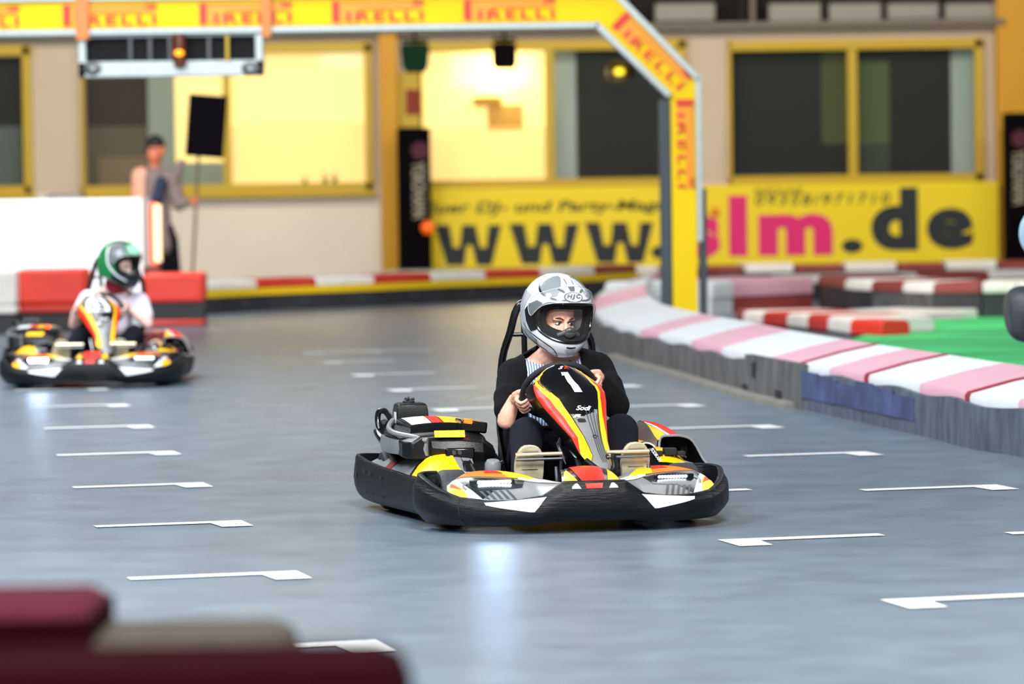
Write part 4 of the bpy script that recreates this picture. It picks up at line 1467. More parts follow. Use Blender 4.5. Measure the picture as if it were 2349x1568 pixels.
    if number == '1':
        one = [(0.435, 0.642), (0.60, 0.642), (0.60, 0.634), (0.765, 0.562), (0.60, 0.562), (0.475, 0.628), (0.43, 0.628)]
        put = lambda a, b: panelf(0.515 + 0.27 * a + 0.03 * (1 - b), 0.558 + 0.084 * b) + Vector((0, -0.004, 0.003))
        poly = [(0.0, 1.0), (0.50, 1.0), (0.50, 0.0), (0.0 + 0.02, 0.0), (0.02, 0.80), (-0.24, 0.80), (-0.28, 0.95)]
        poly = [(-0.24, 1.0), (0.36, 1.0), (0.36, 0.0), (-0.06, 0.0), (-0.06, 0.84), (-0.24, 0.84)]
        pts, tr = cdt(poly, 0.15, 0.15)
        d.add([put(*p) for p in pts], tr)
    else:
        pts, tr = cdt([(0.22, 0.545), (0.78, 0.545), (0.78, 0.635), (0.22, 0.635)], 0.1, 0.02)
        d.add([panelf(*p) + Vector((0, -0.003, 0.002)) for p in pts], tr)
        pts, tr = cdt([(0.15, 0.650), (0.42, 0.650), (0.42, 0.672), (0.2, 0.672)], 0.1, 0.02)
        d.add([panelf(*p) + Vector((0, -0.003, 0.002)) for p in pts], tr)
        pts, tr = cdt([(0.58, 0.650), (0.85, 0.650), (0.8, 0.672), (0.58, 0.672)], 0.1, 0.02)
        d.add([panelf(*p) + Vector((0, -0.003, 0.002)) for p in pts], tr)
    tag(d.build('race_number', M['white'], pn), 'white race number' if number == '1' else 'white number plate')
    if number != '1':
        d = MB()
        put_text(d, number, lambda a, b: panelf(0.32 + 0.36 * a, 0.555 + 0.07 * b) + Vector((0, -0.008, 0.003)), bold=0.03)
        d.build('race_number', M['dark'], pn)
    d = MB()
    put_text(d, 'Sodi', lambda a, b: panelf(0.45 + 0.25 * a + 0.03 * b, 0.483 + 0.020 * b - 0.003 * a) + Vector((0, -0.004, 0.002)), bold=0.025, shear=0.4)
    put_text(d, 'S', lambda a, b: panelf(0.38 + 0.15 * a + 0.05 * b, 0.655 + 0.013 * b) + Vector((0, -0.003, 0.003)), bold=0.04, shear=0.3)
    put_text(d, 'R', lambda a, b: panelf(0.32 + 0.16 * a + 0.08 * b, 0.452 + 0.014 * b) + Vector((0, -0.004, 0.002)), bold=0.05)
    d.build('panel_lettering', M['white'], pn)
    d = MB()
    put_text(d, 'R', lambda a, b: panelf(0.57 + 0.15 * a, 0.655 + 0.013 * b) + Vector((0, -0.003, 0.003)), bold=0.04, shear=0.3)
    d.build('panel_initial', M['red'], pn)
    d = MB()
    put_text(d, 'S', lambda a, b: panelf(0.38 + 0.17 * a, 0.434 + 0.014 * b) + Vector((0, -0.004, 0.002)), bold=0.05)
    put_text(d, 'BRIDGESTONE', lambda a, b: panelf(0.03 + 0.16 * a + 0.03 * b, 0.612 - 0.052 * a + 0.009 * b) + Vector((0, -0.005, 0.002)), bold=0.03)
    d.tube([panelf(0.62 + 0.06 * cos(t * pi / 5), 0.375 + 0.006 * sin(t * pi / 5)) + Vector((0, -0.004, 0)) for t in range(9)], 0.0018, 6)
    d.build('panel_print', M['dark'], pn)
    # pedals and the bars in front of the feet
    for x0, x1 in ((-0.265, -0.062), (0.135, 0.325)):
        mb = MB()
        mb.tube([(x0, -0.60, 0.318), (x1 + 0.0, -0.60, 0.318)], 0.0085, 10)
        fb = mb.build('foot_bar', M['brass'], root)
        mb = MB()
        mb.tube([(x0, -0.605, 0.297), (x1, -0.605, 0.297)], 0.0065, 10)
        mb.build('lower_bar', M['steel'], fb)
        for xx in ((x1 - 0.004) if x0 < 0 else (x0 + 0.004),):
            mb = MB()
            mb.tube([(xx, -0.60, 0.308), (xx, -0.58, 0.09)], 0.007, 8)
            mb.build('bar_support', M['dark'], fb)
    for x in (-0.17, 0.24):
        mb = MB()
        mb.tube([(x + 0.085, -0.53, 0.08), (x + 0.085, -0.60, 0.18), (x + 0.085, -0.585, 0.26)], 0.008, 8, smooth=4)
        mb.build('pedal', M['steel'], root)
# ------------------------------------------------------------------ helmets and people
HA = [(-0.19, 0.070), (-0.175, 0.090), (-0.16, 0.104), (-0.12, 0.131), (-0.06, 0.149), (0.0, 0.154)]
HF = [(-0.19, 0.120), (-0.178, 0.142), (-0.16, 0.160), (-0.13, 0.174), (-0.10, 0.180), (-0.05, 0.176), (0.0, 0.168)]
HB = [(-0.19, 0.09), (-0.16, 0.12), (-0.12, 0.150), (-0.06, 0.170), (0.0, 0.176)]


def helmf(az, z):
    """az degrees (0 front, + to the wearer's left), z height, above zero measured as 0..1 towards the crown"""
    if z > 0:
        t = min(z, 0.9999) * pi / 2
        k = max(0, cos(t)) ** 0.92
        zz, a, f, b = 0.168 * sin(t), 0.154 * k, 0.168 * k, 0.176 * k
    else:
        zz = z
        a, f, b = smooth_table(HA, z), smooth_table(HF, z), smooth_table(HB, z)
    t = radians(az)
    c, s = cos(t), sin(t)
    L = f if c > 0 else b
    e = 0.92
    return Vector((a * math.copysign(abs(s) ** e, s), -L * math.copysign(abs(c) ** e, c), zz))


def rim_z(az):
    a = abs(az)
    return lerp_table([(0, -0.188), (25, -0.184), (50, -0.168), (80, -0.140), (110, -0.118), (180, -0.110)], a)


OPEN = [(-66, -0.02), (-63, 0.10), (-54, 0.20), (-38, 0.25), (0, 0.27), (38, 0.25), (54, 0.20), (63, 0.10), (66, -0.02), (62, -0.060), (50, -0.082), (34, -0.096), (16, -0.104), (0, -0.106), (-16, -0.104), (-34, -0.096), (-50, -0.082), (-62, -0.060)]


def build_helmet(par, loc, rot, scheme):
    h = MB()
    low = [(az, rim_z(az)) for az in range(-180, 181, 15)]
    outer = low + [(180, 0.97), (90, 0.97), (0, 0.97), (-90, 0.97), (-180, 0.97)]
    # z is metric below the equator and a fraction above it: use one vertical scale for meshing
    def zs(v):
        return v if v <= 0 else v * 0.26
    def zi(v):
        return v if v <= 0 else v / 0.26
    def q(fnp):
        return [(p[0], zs(p[1])) for p in fnp]
    g = lambda az, v: helmf(az, zi(v))
    pts, tris = cdt(q(outer), 5.5, 0.011, [q(OPEN)])
    h.add([g(*p) for p in pts], tris)
    h.add([Vector((0, 0, 0.168))] + [g(a, zs(0.97)) for a in range(-180, 181, 10)], [(0, i, i + 1) for i in range(1, 37)])
    main = h.build('helmet', M['helmet'] if scheme == 'white' else M['hgreen'], par, solid=0.010, angle=60)
    main.location = loc
    main.rotation_euler = rot

    def D(name, m, polys, off=0.0018, label=None):
        for pl in polys:
            d = MB()
            decal(d, g, q(pl), off, 6, 0.012, e=0.004)
            o = d.build(name, m, main)
            if label:
                o['label'] = label

    def Rb(name, m, lines, off=0.003, label=None):
        for pl, w in lines:
            d = MB()
            ribbon(d, g, q(pl), w * 1.3, off, e=0.004, k=6)
            o = d.build(name, m, main)
            if label:
                o['label'] = label
    # rubber edge and lining of the eye port
    d = MB()
    ed = [g(*p) for p in q(OPEN)]
    d.tube([p * 0.985 for p in ed], 0.007, 8, loop=True, smooth=3)
    d.build('port_edge', M['hblack'], main)
    d = MB()
    pin = [Vector((p.x * 0.66, p.y * 0.60 - 0.030, p.z * (0.66 if p.z > 0 else 0.50) - 0.008)) for p in ed]
    pmid = [Vector((p.x * 0.80, p.y * 0.84, p.z * 0.92 - 0.002)) for p in ed]
    d.loft([[p * 0.975 for p in ed], pmid, pin], closed=True, caps=False)
    d.build('lining', M['foam'], main, solid=0.004)
    d = MB()
    d.tube([(-0.05, -0.128, -0.082), (-0.022, -0.142, -0.066), (-0.008, -0.152, -0.052), (0.008, -0.152, -0.052), (0.022, -0.142, -0.066), (0.05, -0.128, -0.082)], 0.013, 10, smooth=4)
    d.ball((0, -0.148, -0.068), (0.028, 0.016, 0.024))
    d.build('breath_guard', M['dkgrey'], main)
    d = MB()
    d.tube([(0.02, -0.15, -0.185), (0.03, -0.12, -0.215), (0.045, -0.09, -0.235)], 0.006, 8, smooth=3)
    d.build('chin_strap', M['dark'], main)
    # visor pushed up over the brow: a clear shell on two pivots
    d = MB()
    vis = [(-82, 0.05), (-84, 0.16), (-78, 0.28), (-60, 0.40), (-30, 0.52), (0, 0.56), (30, 0.52), (60, 0.40), (78, 0.28), (84, 0.16), (82, 0.05), (74, -0.01), (66, 0.05), (55, 0.17), (35, 0.25), (0, 0.28), (-35, 0.25), (-55, 0.17), (-66, 0.05), (-74, -0.01)]
    gg = lambda az, v: g(az, v) * (1.055 + 0.05 * max(0, cos(radians(az))))
    pts, tris = cdt(q(vis), 5.5, 0.011)
    d.add([gg(*p) for p in pts], tris)
    v = d.build('visor', M['clear'], main)
    d = MB()
    d.tube([gg(*p) for p in q(vis)], 0.0016, 6, loop=True, smooth=2)
    tag(d.build('visor_edge', M['hlgrey'], v), 'bright edge of the raised visor')
    if scheme == 'white':
        D('side_plate', M['hblack'], [[(sg * 64, -0.03), (sg * 62, 0.10), (sg * 57, 0.22), (sg * 70, 0.24), (sg * 86, 0.13), (sg * 93, 0.0), (sg * 88, -0.045), (sg * 78, -0.085), (sg * 64, -0.066)][::sg] for sg in (-1, 1)], 0.003)
        D('crown_panel', M['hgrey'], [[(sg * 32, 0.38), (sg * 28, 0.50), (sg * 27, 0.62), (sg * 28, 0.74), (sg * 34, 0.84), (sg * 55, 0.88), (sg * 82, 0.78), (sg * 94, 0.66), (sg * 92, 0.56), (sg * 84, 0.48), (sg * 72, 0.41), (sg * 58, 0.365), (sg * 44, 0.35)][::sg] for sg in (-1, 1)], label='grey panel')
        D('cheek_panel', M['hlgrey'], [[(sg * 88, 0.30), (sg * 130, 0.30), (sg * 130, -0.09), (sg * 100, -0.10), (sg * 88, -0.075), (sg * 96, 0.0), (sg * 92, 0.16)][::sg] for sg in (-1, 1)], label='light grey panel')
        D('jaw_panel', M['hgrey'], [[(sg * 92, -0.082), (sg * 118, -0.09), (sg * 88, -0.128), (sg * 68, -0.134), (sg * 66, -0.115)][::sg] for sg in (-1, 1)], label='grey jaw panel')
        Rb('trim_line', M['hblack'], [l for sg in (-1, 1) for l in (
            ([(sg * 12, 0.33), (sg * 30, 0.32), (sg * 50, 0.34), (sg * 70, 0.40), (sg * 90, 0.56), (sg * 104, 0.74)], 0.0075),
            ([(sg * 96, -0.06), (sg * 84, -0.085), (sg * 68, -0.100), (sg * 50, -0.118), (sg * 36, -0.138), (sg * 27, -0.165)], 0.0045),
            ([(sg * 120, -0.07), (sg * 96, -0.105), (sg * 76, -0.130), (sg * 56, -0.150), (sg * 40, -0.168), (sg * 25, -0.172)], 0.0045),
            ([(sg * 27, -0.167), (sg * 26, -0.173), (sg * 25, -0.176)], 0.006))])
        Rb('vent_slit', M['hblack'], [([(-9, -0.125), (0, -0.1275), (9, -0.125)], 0.006)] + [l for sg in (-1, 1) for l in (
            ([(sg * 17, 0.47), (sg * 24, 0.50), (sg * 33, 0.52)], 0.009),
            ([(sg * 9, 0.64), (sg * 12, 0.72), (sg * 17, 0.80)], 0.0025),
            ([(sg * 10, 0.40), (sg * 13, 0.425)], 0.004))])
        D('brow_vent', M['hblack'], [[(-4.5, 0.50), (4.5, 0.50), (8.5, 0.60), (-8.5, 0.60)]], 0.004)
        Rb('chin_vent', M['hlgrey'], [([(-11, -0.136), (0, -0.141), (11, -0.136)], 0.006), ([(-8, -0.143), (0, -0.149), (8, -0.143)], 0.005)], label='grey chin vents')
        # oval badge with three letters
        zc = 0.385
        el = lambda k, r: (r * 19 * cos(k), zc + r * 0.092 * sin(k))
        D('badge', M['hblack'], [[el(2 * pi * k / 28, 1.0) for k in range(28)]], 0.0045, 'black oval ring badge')
        D('badge_field', M['helmet'], [[el(2 * pi * k / 28, 0.84) for k in range(28)]], 0.0058, 'white badge field')
        d = MB()
        put_text(d, 'HJC', lambda a, b: g(-13.5 + 27 * a, zs(0.337 + 0.096 * b)) * 1.05, bold=0.05, shear=0.25, spacing=1.25)
        d.build('badge_lettering', M['hblack'], main)
    else:
        D('crown_panel', M['hpale'], [[(-25, 0.36), (-30, 0.62), (0, 0.66), (30, 0.62), (25, 0.36), (0, 0.33)]], 0.003, 'pale green brow panel')
        D('side_panel', M['hdark'], [[(sg * 40, 0.30), (sg * 40, 0.95), (sg * 70, 0.95), (sg * 96, 0.50), (sg * 100, 0.2), (sg * 88, 0.0), (sg * 74, -0.03), (sg * 68, 0.1)][::sg] for sg in (-1, 1)], 0.003, 'dark panel')
        D('chin_panel', M['hdark'], [[(-75, -0.07), (-50, -0.088), (0, -0.112), (50, -0.088), (75, -0.07), (80, -0.13), (50, -0.164), (0, -0.184), (-50, -0.164), (-80, -0.13)]], 0.003, 'dark chin panel')
        Rb('trim_line', M['helmet'], [([(sg * 100, 0.5), (sg * 92, 0.2), (sg * 84, -0.02), (sg * 60, -0.09), (sg * 30, -0.125)], 0.012) for sg in (-1, 1)], 0.005, 'pale stripes')
    return main


def rotm(rx, ry, rz):
    from mathutils import Euler
    return Euler((rx, ry, rz), 'XYZ')


def build_head(mb, c, R, s=1.0):
    """skull, face and ears as overlapping forms; R turns the head, c its centre"""
    def T(x, y, z):
        return c + R @ (Vector((x, y, z)) * s)
    rm = R
    mb.ball(T(0, 0.012, 0.02), (0.076 * s, 0.094 * s, 0.092 * s), rm, 24)
    mb.ball(T(0, -0.020, -0.045), (0.062 * s, 0.068 * s, 0.072 * s), rm, 24)
    mb.cap(T(0, -0.045, -0.100), 0.028 * s, T(0, -0.058, -0.092), 0.022 * s)      # chin
    for sg in (-1, 1):
        mb.ball(T(sg * 0.040, -0.052, -0.042), (0.024 * s, 0.022 * s, 0.024 * s), rm, 16)   # cheek
        mb.cap(T(sg * 0.014, -0.080, 0.010), 0.010 * s, T(sg * 0.048, -0.064, 0.008), 0.009 * s)   # brow
        mb.ball(T(sg * 0.079, 0.012, -0.020), (0.010 * s, 0.020 * s, 0.032 * s), rm, 12)    # ear
    mb.cap(T(0, -0.084, -0.004), 0.008 * s, T(0, -0.108, -0.046), 0.0125 * s)      # nose
    mb.cap(T(-0.010, -0.096, -0.050), 0.009 * s, T(0.010, -0.096, -0.050), 0.009 * s)
    mb.cap(T(-0.018, -0.084, -0.074), 0.007 * s, T(0.018, -0.084, -0.074), 0.007 * s)   # lips
    return T


def face_parts(T, body, s=1.0, R=None):
    e, i, b = MB(), MB(), MB()
    for sg in (-1, 1):
        e.ball(T(sg * 0.031, -0.071, -0.008), (0.0145 * s, 0.010 * s, 0.0085 * s), R, 14)
        i.ball(T(sg * 0.031 + 0.002, -0.0785, -0.008), (0.0060 * s, 0.0045 * s, 0.0065 * s), R, 12)
        b.tube([T(sg * 0.014, -0.090, 0.010), T(sg * 0.032, -0.084, 0.017), T(sg * 0.050, -0.068, 0.010)], [0.0025 * s, 0.0038 * s, 0.0018 * s], 8, smooth=3)
    ey = e.build('eyes', M['eye'], body)
    tag(i.build('iris', M['iris'], ey), 'dark irises')
    b.build('eyebrows', M['brow'], body)
    lids = MB()
    for sg in (-1, 1):
        lids.tube([T(sg * 0.017, -0.078, -0.006), T(sg * 0.031, -0.083, 0.002), T(sg * 0.046, -0.074, -0.005)], 0.0022 * s, 6, smooth=3)
    lids.build('eyelids', M['brow'], body)


def hand(mb, q, t, r, c, wrist, side=1, s=1.0):
    """a hand closed around a rim: q rim centre, t along the rim (thumb side), r outwards, c to the front"""
    q, t, r, c, wrist = Vector(q), Vector(t).normalized(), Vector(r).normalized(), Vector(c).normalized(), Vector(wrist)
    offs = (0.033, 0.011, -0.011, -0.032)
    lens = (0.92, 1.0, 0.95, 0.82)
    fr = (0.0092, 0.0096, 0.0092, 0.0082)
    for k in range(4):
        pts, rs = [], []
        rho = 0.0245 + 0.001 * (k == 1)
        for j in range(6):
            al = radians(-50 + 215 * lens[k] * j / 5)
            pts.append(q + t * (offs[k] * s * (1 - 0.08 * j / 5)) + (r * cos(al) + c * sin(al)) * rho * (1.12 if j in (1, 3) else 1.0))
            rs.append(fr[k] * (1.10 if j in (1, 3) else 1.0) * (1 - 0.05 * j) * s)
        for a in range(5):
            mb.cap(pts[a], rs[a], pts[a + 1], rs[a + 1], 12)
        kn = pts[0]
        pb = q + t * (offs[k] * 0.75 * s) + r * 0.030 - c * 0.040
        mb.cap(kn, fr[k] * 1.15 * s, pb, 0.014 * s, 12)
    palm = q + r * 0.030 - c * 0.042
    mb.cap(palm + t * 0.018, 0.018 * s, palm - t * 0.018, 0.018 * s, 14)
    mb.cap(palm, 0.022 * s, wrist, 0.024 * s, 14)
    # thumb leaves the side of the palm and lies along the inside of the rim
    th = [palm + t * 0.030 * s, q + t * 0.050 * s + r * 0.006 - c * 0.028, q + t * 0.062 * s - r * 0.020 - c * 0.010, q + t * 0.058 * s - r * 0.028 + c * 0.010]
    for a, (ra, rb) in zip(range(3), ((0.0135, 0.012), (0.012, 0.011), (0.011, 0.0095))):
        mb.cap(th[a], ra * s, th[a + 1], rb * s, 12)


def build_driver(who, root, kind):
    """seated driver in kart coordinates"""
    body = MB()
    if kind == 'front':
        hc = Vector((0.102, 0.19, 0.905))
        hrot = rotm(radians(13), radians(2), radians(15))
        neck, sh = Vector((0.105, 0.27, 0.715)), (Vector((-0.075, 0.285, 0.612)), Vector((0.305, 0.285, 0.632)))
        el = (Vector((-0.160, 0.09, 0.420)), Vector((0.340, 0.07, 0.480)))
        kn, an = (Vector((-0.112, -0.12, 0.368)), Vector((0.318, -0.12, 0.372))), (Vector((-0.195, -0.44, 0.205)), Vector((0.262, -0.44, 0.200)))
        hip = (Vector((-0.01, 0.33, 0.20)), Vector((0.17, 0.33, 0.20)))
        chest, pel = Vector((0.11, 0.30, 0.52)), Vector((0.08, 0.37, 0.22))
        angs = (pi + 0.40, 0.24)
    else:
        hc = Vector((0.195, 0.14, 0.905))
        hrot = rotm(radians(8), radians(4), radians(52))
        neck, sh = Vector((0.15, 0.25, 0.72)), (Vector((-0.05, 0.285, 0.62)), Vector((0.335, 0.22, 0.60)))
        el = (Vector((-0.16, 0.12, 0.44)), Vector((0.40, 0.03, 0.44)))
        kn, an = (Vector((-0.10, -0.12, 0.345)), Vector((0.30, -0.12, 0.36))), (Vector((-0.215, -0.44, 0.205)), Vector((0.20, -0.44, 0.200)))
        hip = (Vector((-0.01, 0.33, 0.20)), Vector((0.17, 0.33, 0.20)))
        chest, pel = Vector((0.13, 0.28, 0.51)), Vector((0.08, 0.37, 0.22))
        angs = (pi + 0.15, -0.05)
    R = hrot.to_matrix()
    WC = Vector((0.052, -0.05, 0.552))
    e1, e2 = Vector((1, 0, 0)), Vector((0, -0.62, 0.785))
    cfr = Vector((0, -0.785, -0.62))
    grips = []
    for a in angs:
        rr = e1 * cos(a) + e2 * sin(a)
        tt = -e1 * sin(a) + e2 * cos(a)
        grips.append((WC + rr * 0.162, tt, rr))
    skin = M['skin'] if kind == 'front' else M['skin2']
    T = build_head(body, hc + R @ Vector((0, -0.012, -0.028)), R, 1.0)
    body.cap(hc + R @ Vector((0, 0.03, -0.10)), 0.056, neck, 0.060)
    body.cap(neck, 0.058, sh[0] + Vector((0.06, 0, 0.010)), 0.055)
    body.cap(neck, 0.058, sh[1] + Vector((-0.06, 0, 0.010)), 0.055)
    body.cap(sh[0] + Vector((0.05, 0, 0)), 0.075, sh[1] + Vector((-0.05, 0, 0)), 0.075)
    body.cap(chest + Vector((-0.06, 0, 0.02)), 0.100, pel + Vector((-0.05, 0, 0.02)), 0.105)
    body.cap(chest + Vector((0.06, 0, 0.02)), 0.100, pel + Vector((0.05, 0, 0.02)), 0.105)
    wrists = []
    for k in range(2):
        sd = (-1, 1)[k]
        q, tt, rr = grips[k]
        if k == 0:
            tt = -tt
        wr = q + rr * 0.030 - cfr * 0.085 + Vector((0, 0, -0.015))
        wr = wr.lerp(el[k], 0.12)
        wrists.append(wr)
        body.cap(sh[k], 0.052, el[k], 0.040)
        mid = el[k].lerp(wr, 0.35)
        body.cap(el[k], 0.040, mid, 0.039)
        body.cap(mid, 0.039, wr, 0.025)
        hand(body, q, tt, rr, cfr, wr, sd)
        body.cap(hip[k], 0.085, kn[k], 0.055)
        body.cap(kn[k], 0.055, kn[k].lerp(an[k], 0.35), 0.052)
        body.cap(kn[k].lerp(an[k], 0.35), 0.052, an[k], 0.034)
    b = blob('body', body, skin, who, 0.0042, 3)
    face_parts(T, b, 1.0, R)
    build_helmet(who, hc, hrot, 'white' if kind == 'front' else 'green')
    # torso garment
    g = MB()
    g.cap(chest + Vector((-0.05, -0.01, 0.05)), 0.105, pel + Vector((-0.06, -0.02, 0.04)), 0.13)
    g.cap(chest + Vector((0.05, -0.01, 0.05)), 0.105, pel + Vector((0.06, -0.02, 0.04)), 0.13)
    g.cap(chest + Vector((-0.045, -0.055, 0.02)), 0.075, chest + Vector((-0.04, -0.05, -0.1)), 0.09)
    g.cap(chest + Vector((0.045, -0.055, 0.02)), 0.075, chest + Vector((0.04, -0.05, -0.1)), 0.09)
    g.cap(sh[0] + Vector((0.045, 0, -0.005)), 0.082, sh[1] + Vector((-0.045, 0, -0.005)), 0.082)
    if kind == 'front':
        def cutb(p):
            if p.z < 0.385:
                return True
            return (p.y < 0.30 and ((p.x - 0.105) / 0.085) ** 2 + ((p.z - 0.725) / 0.075) ** 2 < 1) or p.z > 0.70
        blob('blouse', g, M['blouse'], who, 0.007, 4, cut=cutb)
        c = MB()
        c.cap(chest + Vector((-0.06, 0.0, 0.05)), 0.118, pel + Vector((-0.07, -0.01, 0.04)), 0.145)
        c.cap(chest + Vector((0.06, 0.0, 0.05)), 0.118, pel + Vector((0.07, -0.01, 0.04)), 0.145)
        c.cap(chest + Vector((-0.06, -0.05, 0.02)), 0.088, chest + Vector((-0.05, -0.05, -0.1)), 0.10)
        c.cap(chest + Vector((0.06, -0.05, 0.02)), 0.088, chest + Vector((0.05, -0.05, -0.1)), 0.10)
        c.cap(sh[0] + Vector((0.045, 0, 0.0)), 0.088, sh[1] + Vector((-0.045, 0, 0.0)), 0.088)
        c.cap(sh[0] + Vector((0.04, 0.0, 0.012)), 0.078, neck + Vector((-0.05, 0.03, -0.015)), 0.050)
        c.cap(sh[1] + Vector((-0.04, 0.0, 0.012)), 0.078, neck + Vector((0.05, 0.03, -0.015)), 0.050)
        for k in range(2):
            c.cap(sh[k], 0.078, el[k].lerp(sh[k], 0.26) + Vector((0, 0, 0)), 0.064)
            c.cap(sh[k].lerp(el[k], 0.5), 0.076, el[k].lerp(sh[k], 0.24 if k == 0 else 0.0), 0.058)
        c.cap(el[1], 0.062, el[1].lerp(wrists[1], 0.5), 0.054)
        c.cap(el[1].lerp(wrists[1], 0.5), 0.054, el[1].lerp(wrists[1], 0.86), 0.036)

        def cutc(p):
            if p.y < 0.27 and p.z > 0.30:
                xl = -0.030
                xr = 0.215
                if xl < p.x < xr and p.y < 0.27:
                    return True
            if ((p.x - 0.105) / 0.080) ** 2 + ((p.y - 0.25) / 0.10) ** 2 < 1 and p.z > 0.66:
                return True
            return False
        cg = blob('cardigan', c, M['cardigan'], who, 0.0065, 4, cut=cutc, solid=0.006)
        cg.data.materials[0] = M['cardigan']
    else:
        for k in range(2):
            g.cap(sh[k], 0.080, sh[k].lerp(el[k], 0.62), 0.070)
        g.cap(neck + Vector((0, 0.02, -0.03)), 0.062, chest, 0.09)
        blob('shirt', g, M['tee'], who, 0.008, 4, cut=lambda p: p.z > 0.735)
        c = MB()
        c.cap(neck + Vector((0.01, -0.03, 0.02)), 0.085, hc + Vector((0.02, -0.01, -0.14)), 0.078)
        blob('neck_cloth', c, M['scarf'], who, 0.008, 3)
    tr = MB()
    for k in range(2):
        tr.cap(hip[k], 0.105, kn[k], 0.074)
        m1 = kn[k].lerp(an[k], 0.4)
        tr.cap(kn[k] + Vector((0, 0, 0.006)), 0.078, m1, 0.068)
        tr.cap(m1, 0.066, an[k] + Vector((0, 0.03, 0.02)), 0.052)
    tr.cap(hip[0], 0.11, hip[1], 0.11)
    tr.cap(pel + Vector((-0.03, 0, 0.02)), 0.13, pel + Vector((0.03, 0, 0.02)), 0.13)
    tr.cap(pel + Vector((-0.05, -0.14, 0.035)), 0.12, pel + Vector((0.06, -0.14, 0.035)), 0.12)
    tr.cap(pel + Vector((-0.05, -0.24, 0.03)), 0.10, pel + Vector((0.07, -0.24, 0.03)), 0.10)
    blob('trousers', tr, M['trousers'], who, 0.008, 4)
    for k in range(2):
        sx = (-0.197, 0.272)[k] if kind == 'front' else (-0.225, 0.205)[k]
        sp = MB()                                   # sole: a rounded slab facing forward
        prof = []
        for j in range(28):
            a = 2 * pi * j / 28
            w = 0.065 if sin(a) > 0 else 0.063
            hgt = 0.105 if sin(a) > 0 else 0.12
            prof.append((sx + w * math.copysign(abs(cos(a)) ** 0.75, cos(a)), 0.252 + hgt * math.copysign(abs(sin(a)) ** 0.85, sin(a))))
        rings = []
        for dy, kx in ((0.0, 0.93), (-0.006, 1.0), (-0.026, 1.0), (-0.032, 0.95)):
            rings.append([Vector((sx + (x - sx) * kx, -0.538 + dy + (z - 0.25) * -0.18, 0.252 + (z - 0.252) * kx)) for x, z in prof])
        sp.loft(rings)
        up = MB()
        up.cap(Vector((sx, -0.505, 0.315)), 0.040, Vector((sx, -0.49, 0.20)), 0.040)
        up.cap(Vector((sx, -0.50, 0.20)), 0.042, an[k], 0.048)
        up.ball((sx, -0.50, 0.19), (0.042, 0.045, 0.05))
        so = blob('shoe', up, M['shoe'], who, 0.008, 3)
        sl = sp.build('sole', M['sole'], so, angle=50)
        tag(sl, 'beige sole facing forward')
        tread = MB()
        for j in range(5):
            z = 0.18 + 0.038 * j
            tread.box((sx, -0.5745 + (z - 0.25) * -0.18, z), (0.070, 0.003, 0.005))
        tread.build('tread', mat('worn_tread', (140, 134, 112), 0.9) if 'worn_tread' not in bpy.data.materials else bpy.data.materials['worn_tread'], sl)


def G2(px, py):
    return G(px, py)


YAW1 = radians(12)
F1 = G(1366, 1224)
root1 = F1 + Vector((-sin(YAW1), cos(YAW1), 0)) * 0.95
kart = empty('go_kart', root1, YAW1)
tag(kart, 'black go-kart with number 1 on its front panel, centre of the track', 'go-kart', 'rental go-karts')
build_kart(kart, '1')
drv = empty('person', root1, YAW1)
tag(drv, 'driver in a white helmet, black cardigan and striped blouse, steering the near go-kart', 'person')
build_driver(drv, root1, 'front')

YAW2 = radians(4)
F2 = G(208, 893)
root2 = F2 + Vector((-sin(YAW2), cos(YAW2), 0)) * 0.95
kart2 = empty('go_kart', root2, YAW2)
tag(kart2, 'blurred go-kart with number 13 coming up behind, at the left', 'go-kart', 'rental go-karts')
build_kart(kart2, '13')
drv2 = empty('person', root2, YAW2)
tag(drv2, 'driver in a green helmet and pale shirt, looking aside in the far go-kart', 'person')
build_driver(drv2, root2, 'back')
# ------------------------------------------------------------------ gantry over the start line
GY = 36.0
M['gyel'] = mat('gantry_yellow', (250, 212, 0), 0.5, spec=0.2)
M['gor'] = mat('gantry_orange', (255, 160, 0), 0.45)
M['gred'] = mat('gantry_red', (226, 32, 8), 0.45)
M['post'] = mat('slate_post', (58, 68, 78), 0.5, var=0.1)
M['strap'] = mat('orange_strap', (226, 140, 80), 0.7)
s_g = GY / FPX
gan = empty('gantry', (P(1570, 722, GY).x, GY, 0))
tag(gan, 'yellow start gantry with repeated red lettering spanning the track', 'gantry')
base_g = gan.location.copy()


def gP(px, py, dy=0.0):
    return P(px, py, GY) + Vector((0, dy, 0)) - base_g


xL = -400
mb = MB()
outline = [(xL, 6 - 5), (1395, -14), (1605, 180), (1600, 724), (1542, 724), (1535, 210), (1385, 50), (xL, 63 + 22)]
# left part of the beam keeps its slope; level in the hall
zt, zb_ = P(1000, -8, GY).z, P(1000, 54, GY).z
A = [Vector((P(xL, 30, GY).x, 0, zb_)), Vector((P(1372, 50, GY).x, 0, zb_)), P(1536, 212, GY), Vector((P(1542, 500, GY).x, 0, 0.0)), Vector((P(1598, 500, GY).x, 0, 0.0)), P(1598, 184, GY), Vector((P(1402, 0, GY).x, 0, zt)), Vector((P(xL, 30, GY).x, 0, zt))]
A = [Vector((p.x, 0, p.z)) for p in A]
A[5].x = A[4].x
A[2].x = A[3].x
mb.add([p + Vector((0, GY, 0)) - base_g for p in A] + [p + Vector((0, GY + 0.16, 0)) - base_g for p in A],
       [(1, 2, 5, 6), (2, 3, 4, 5), (0, 1, 6, 7), (9, 14, 13, 10), (10, 13, 12, 11), (8, 15, 14, 9)] + [(i, (i + 1) % 8, (i + 1) % 8 + 8, i + 8) for i in range(8)])
mb.build('yellow_board', M['gyel'], gan, smooth=False)
# aluminium edge rails
mb = MB()


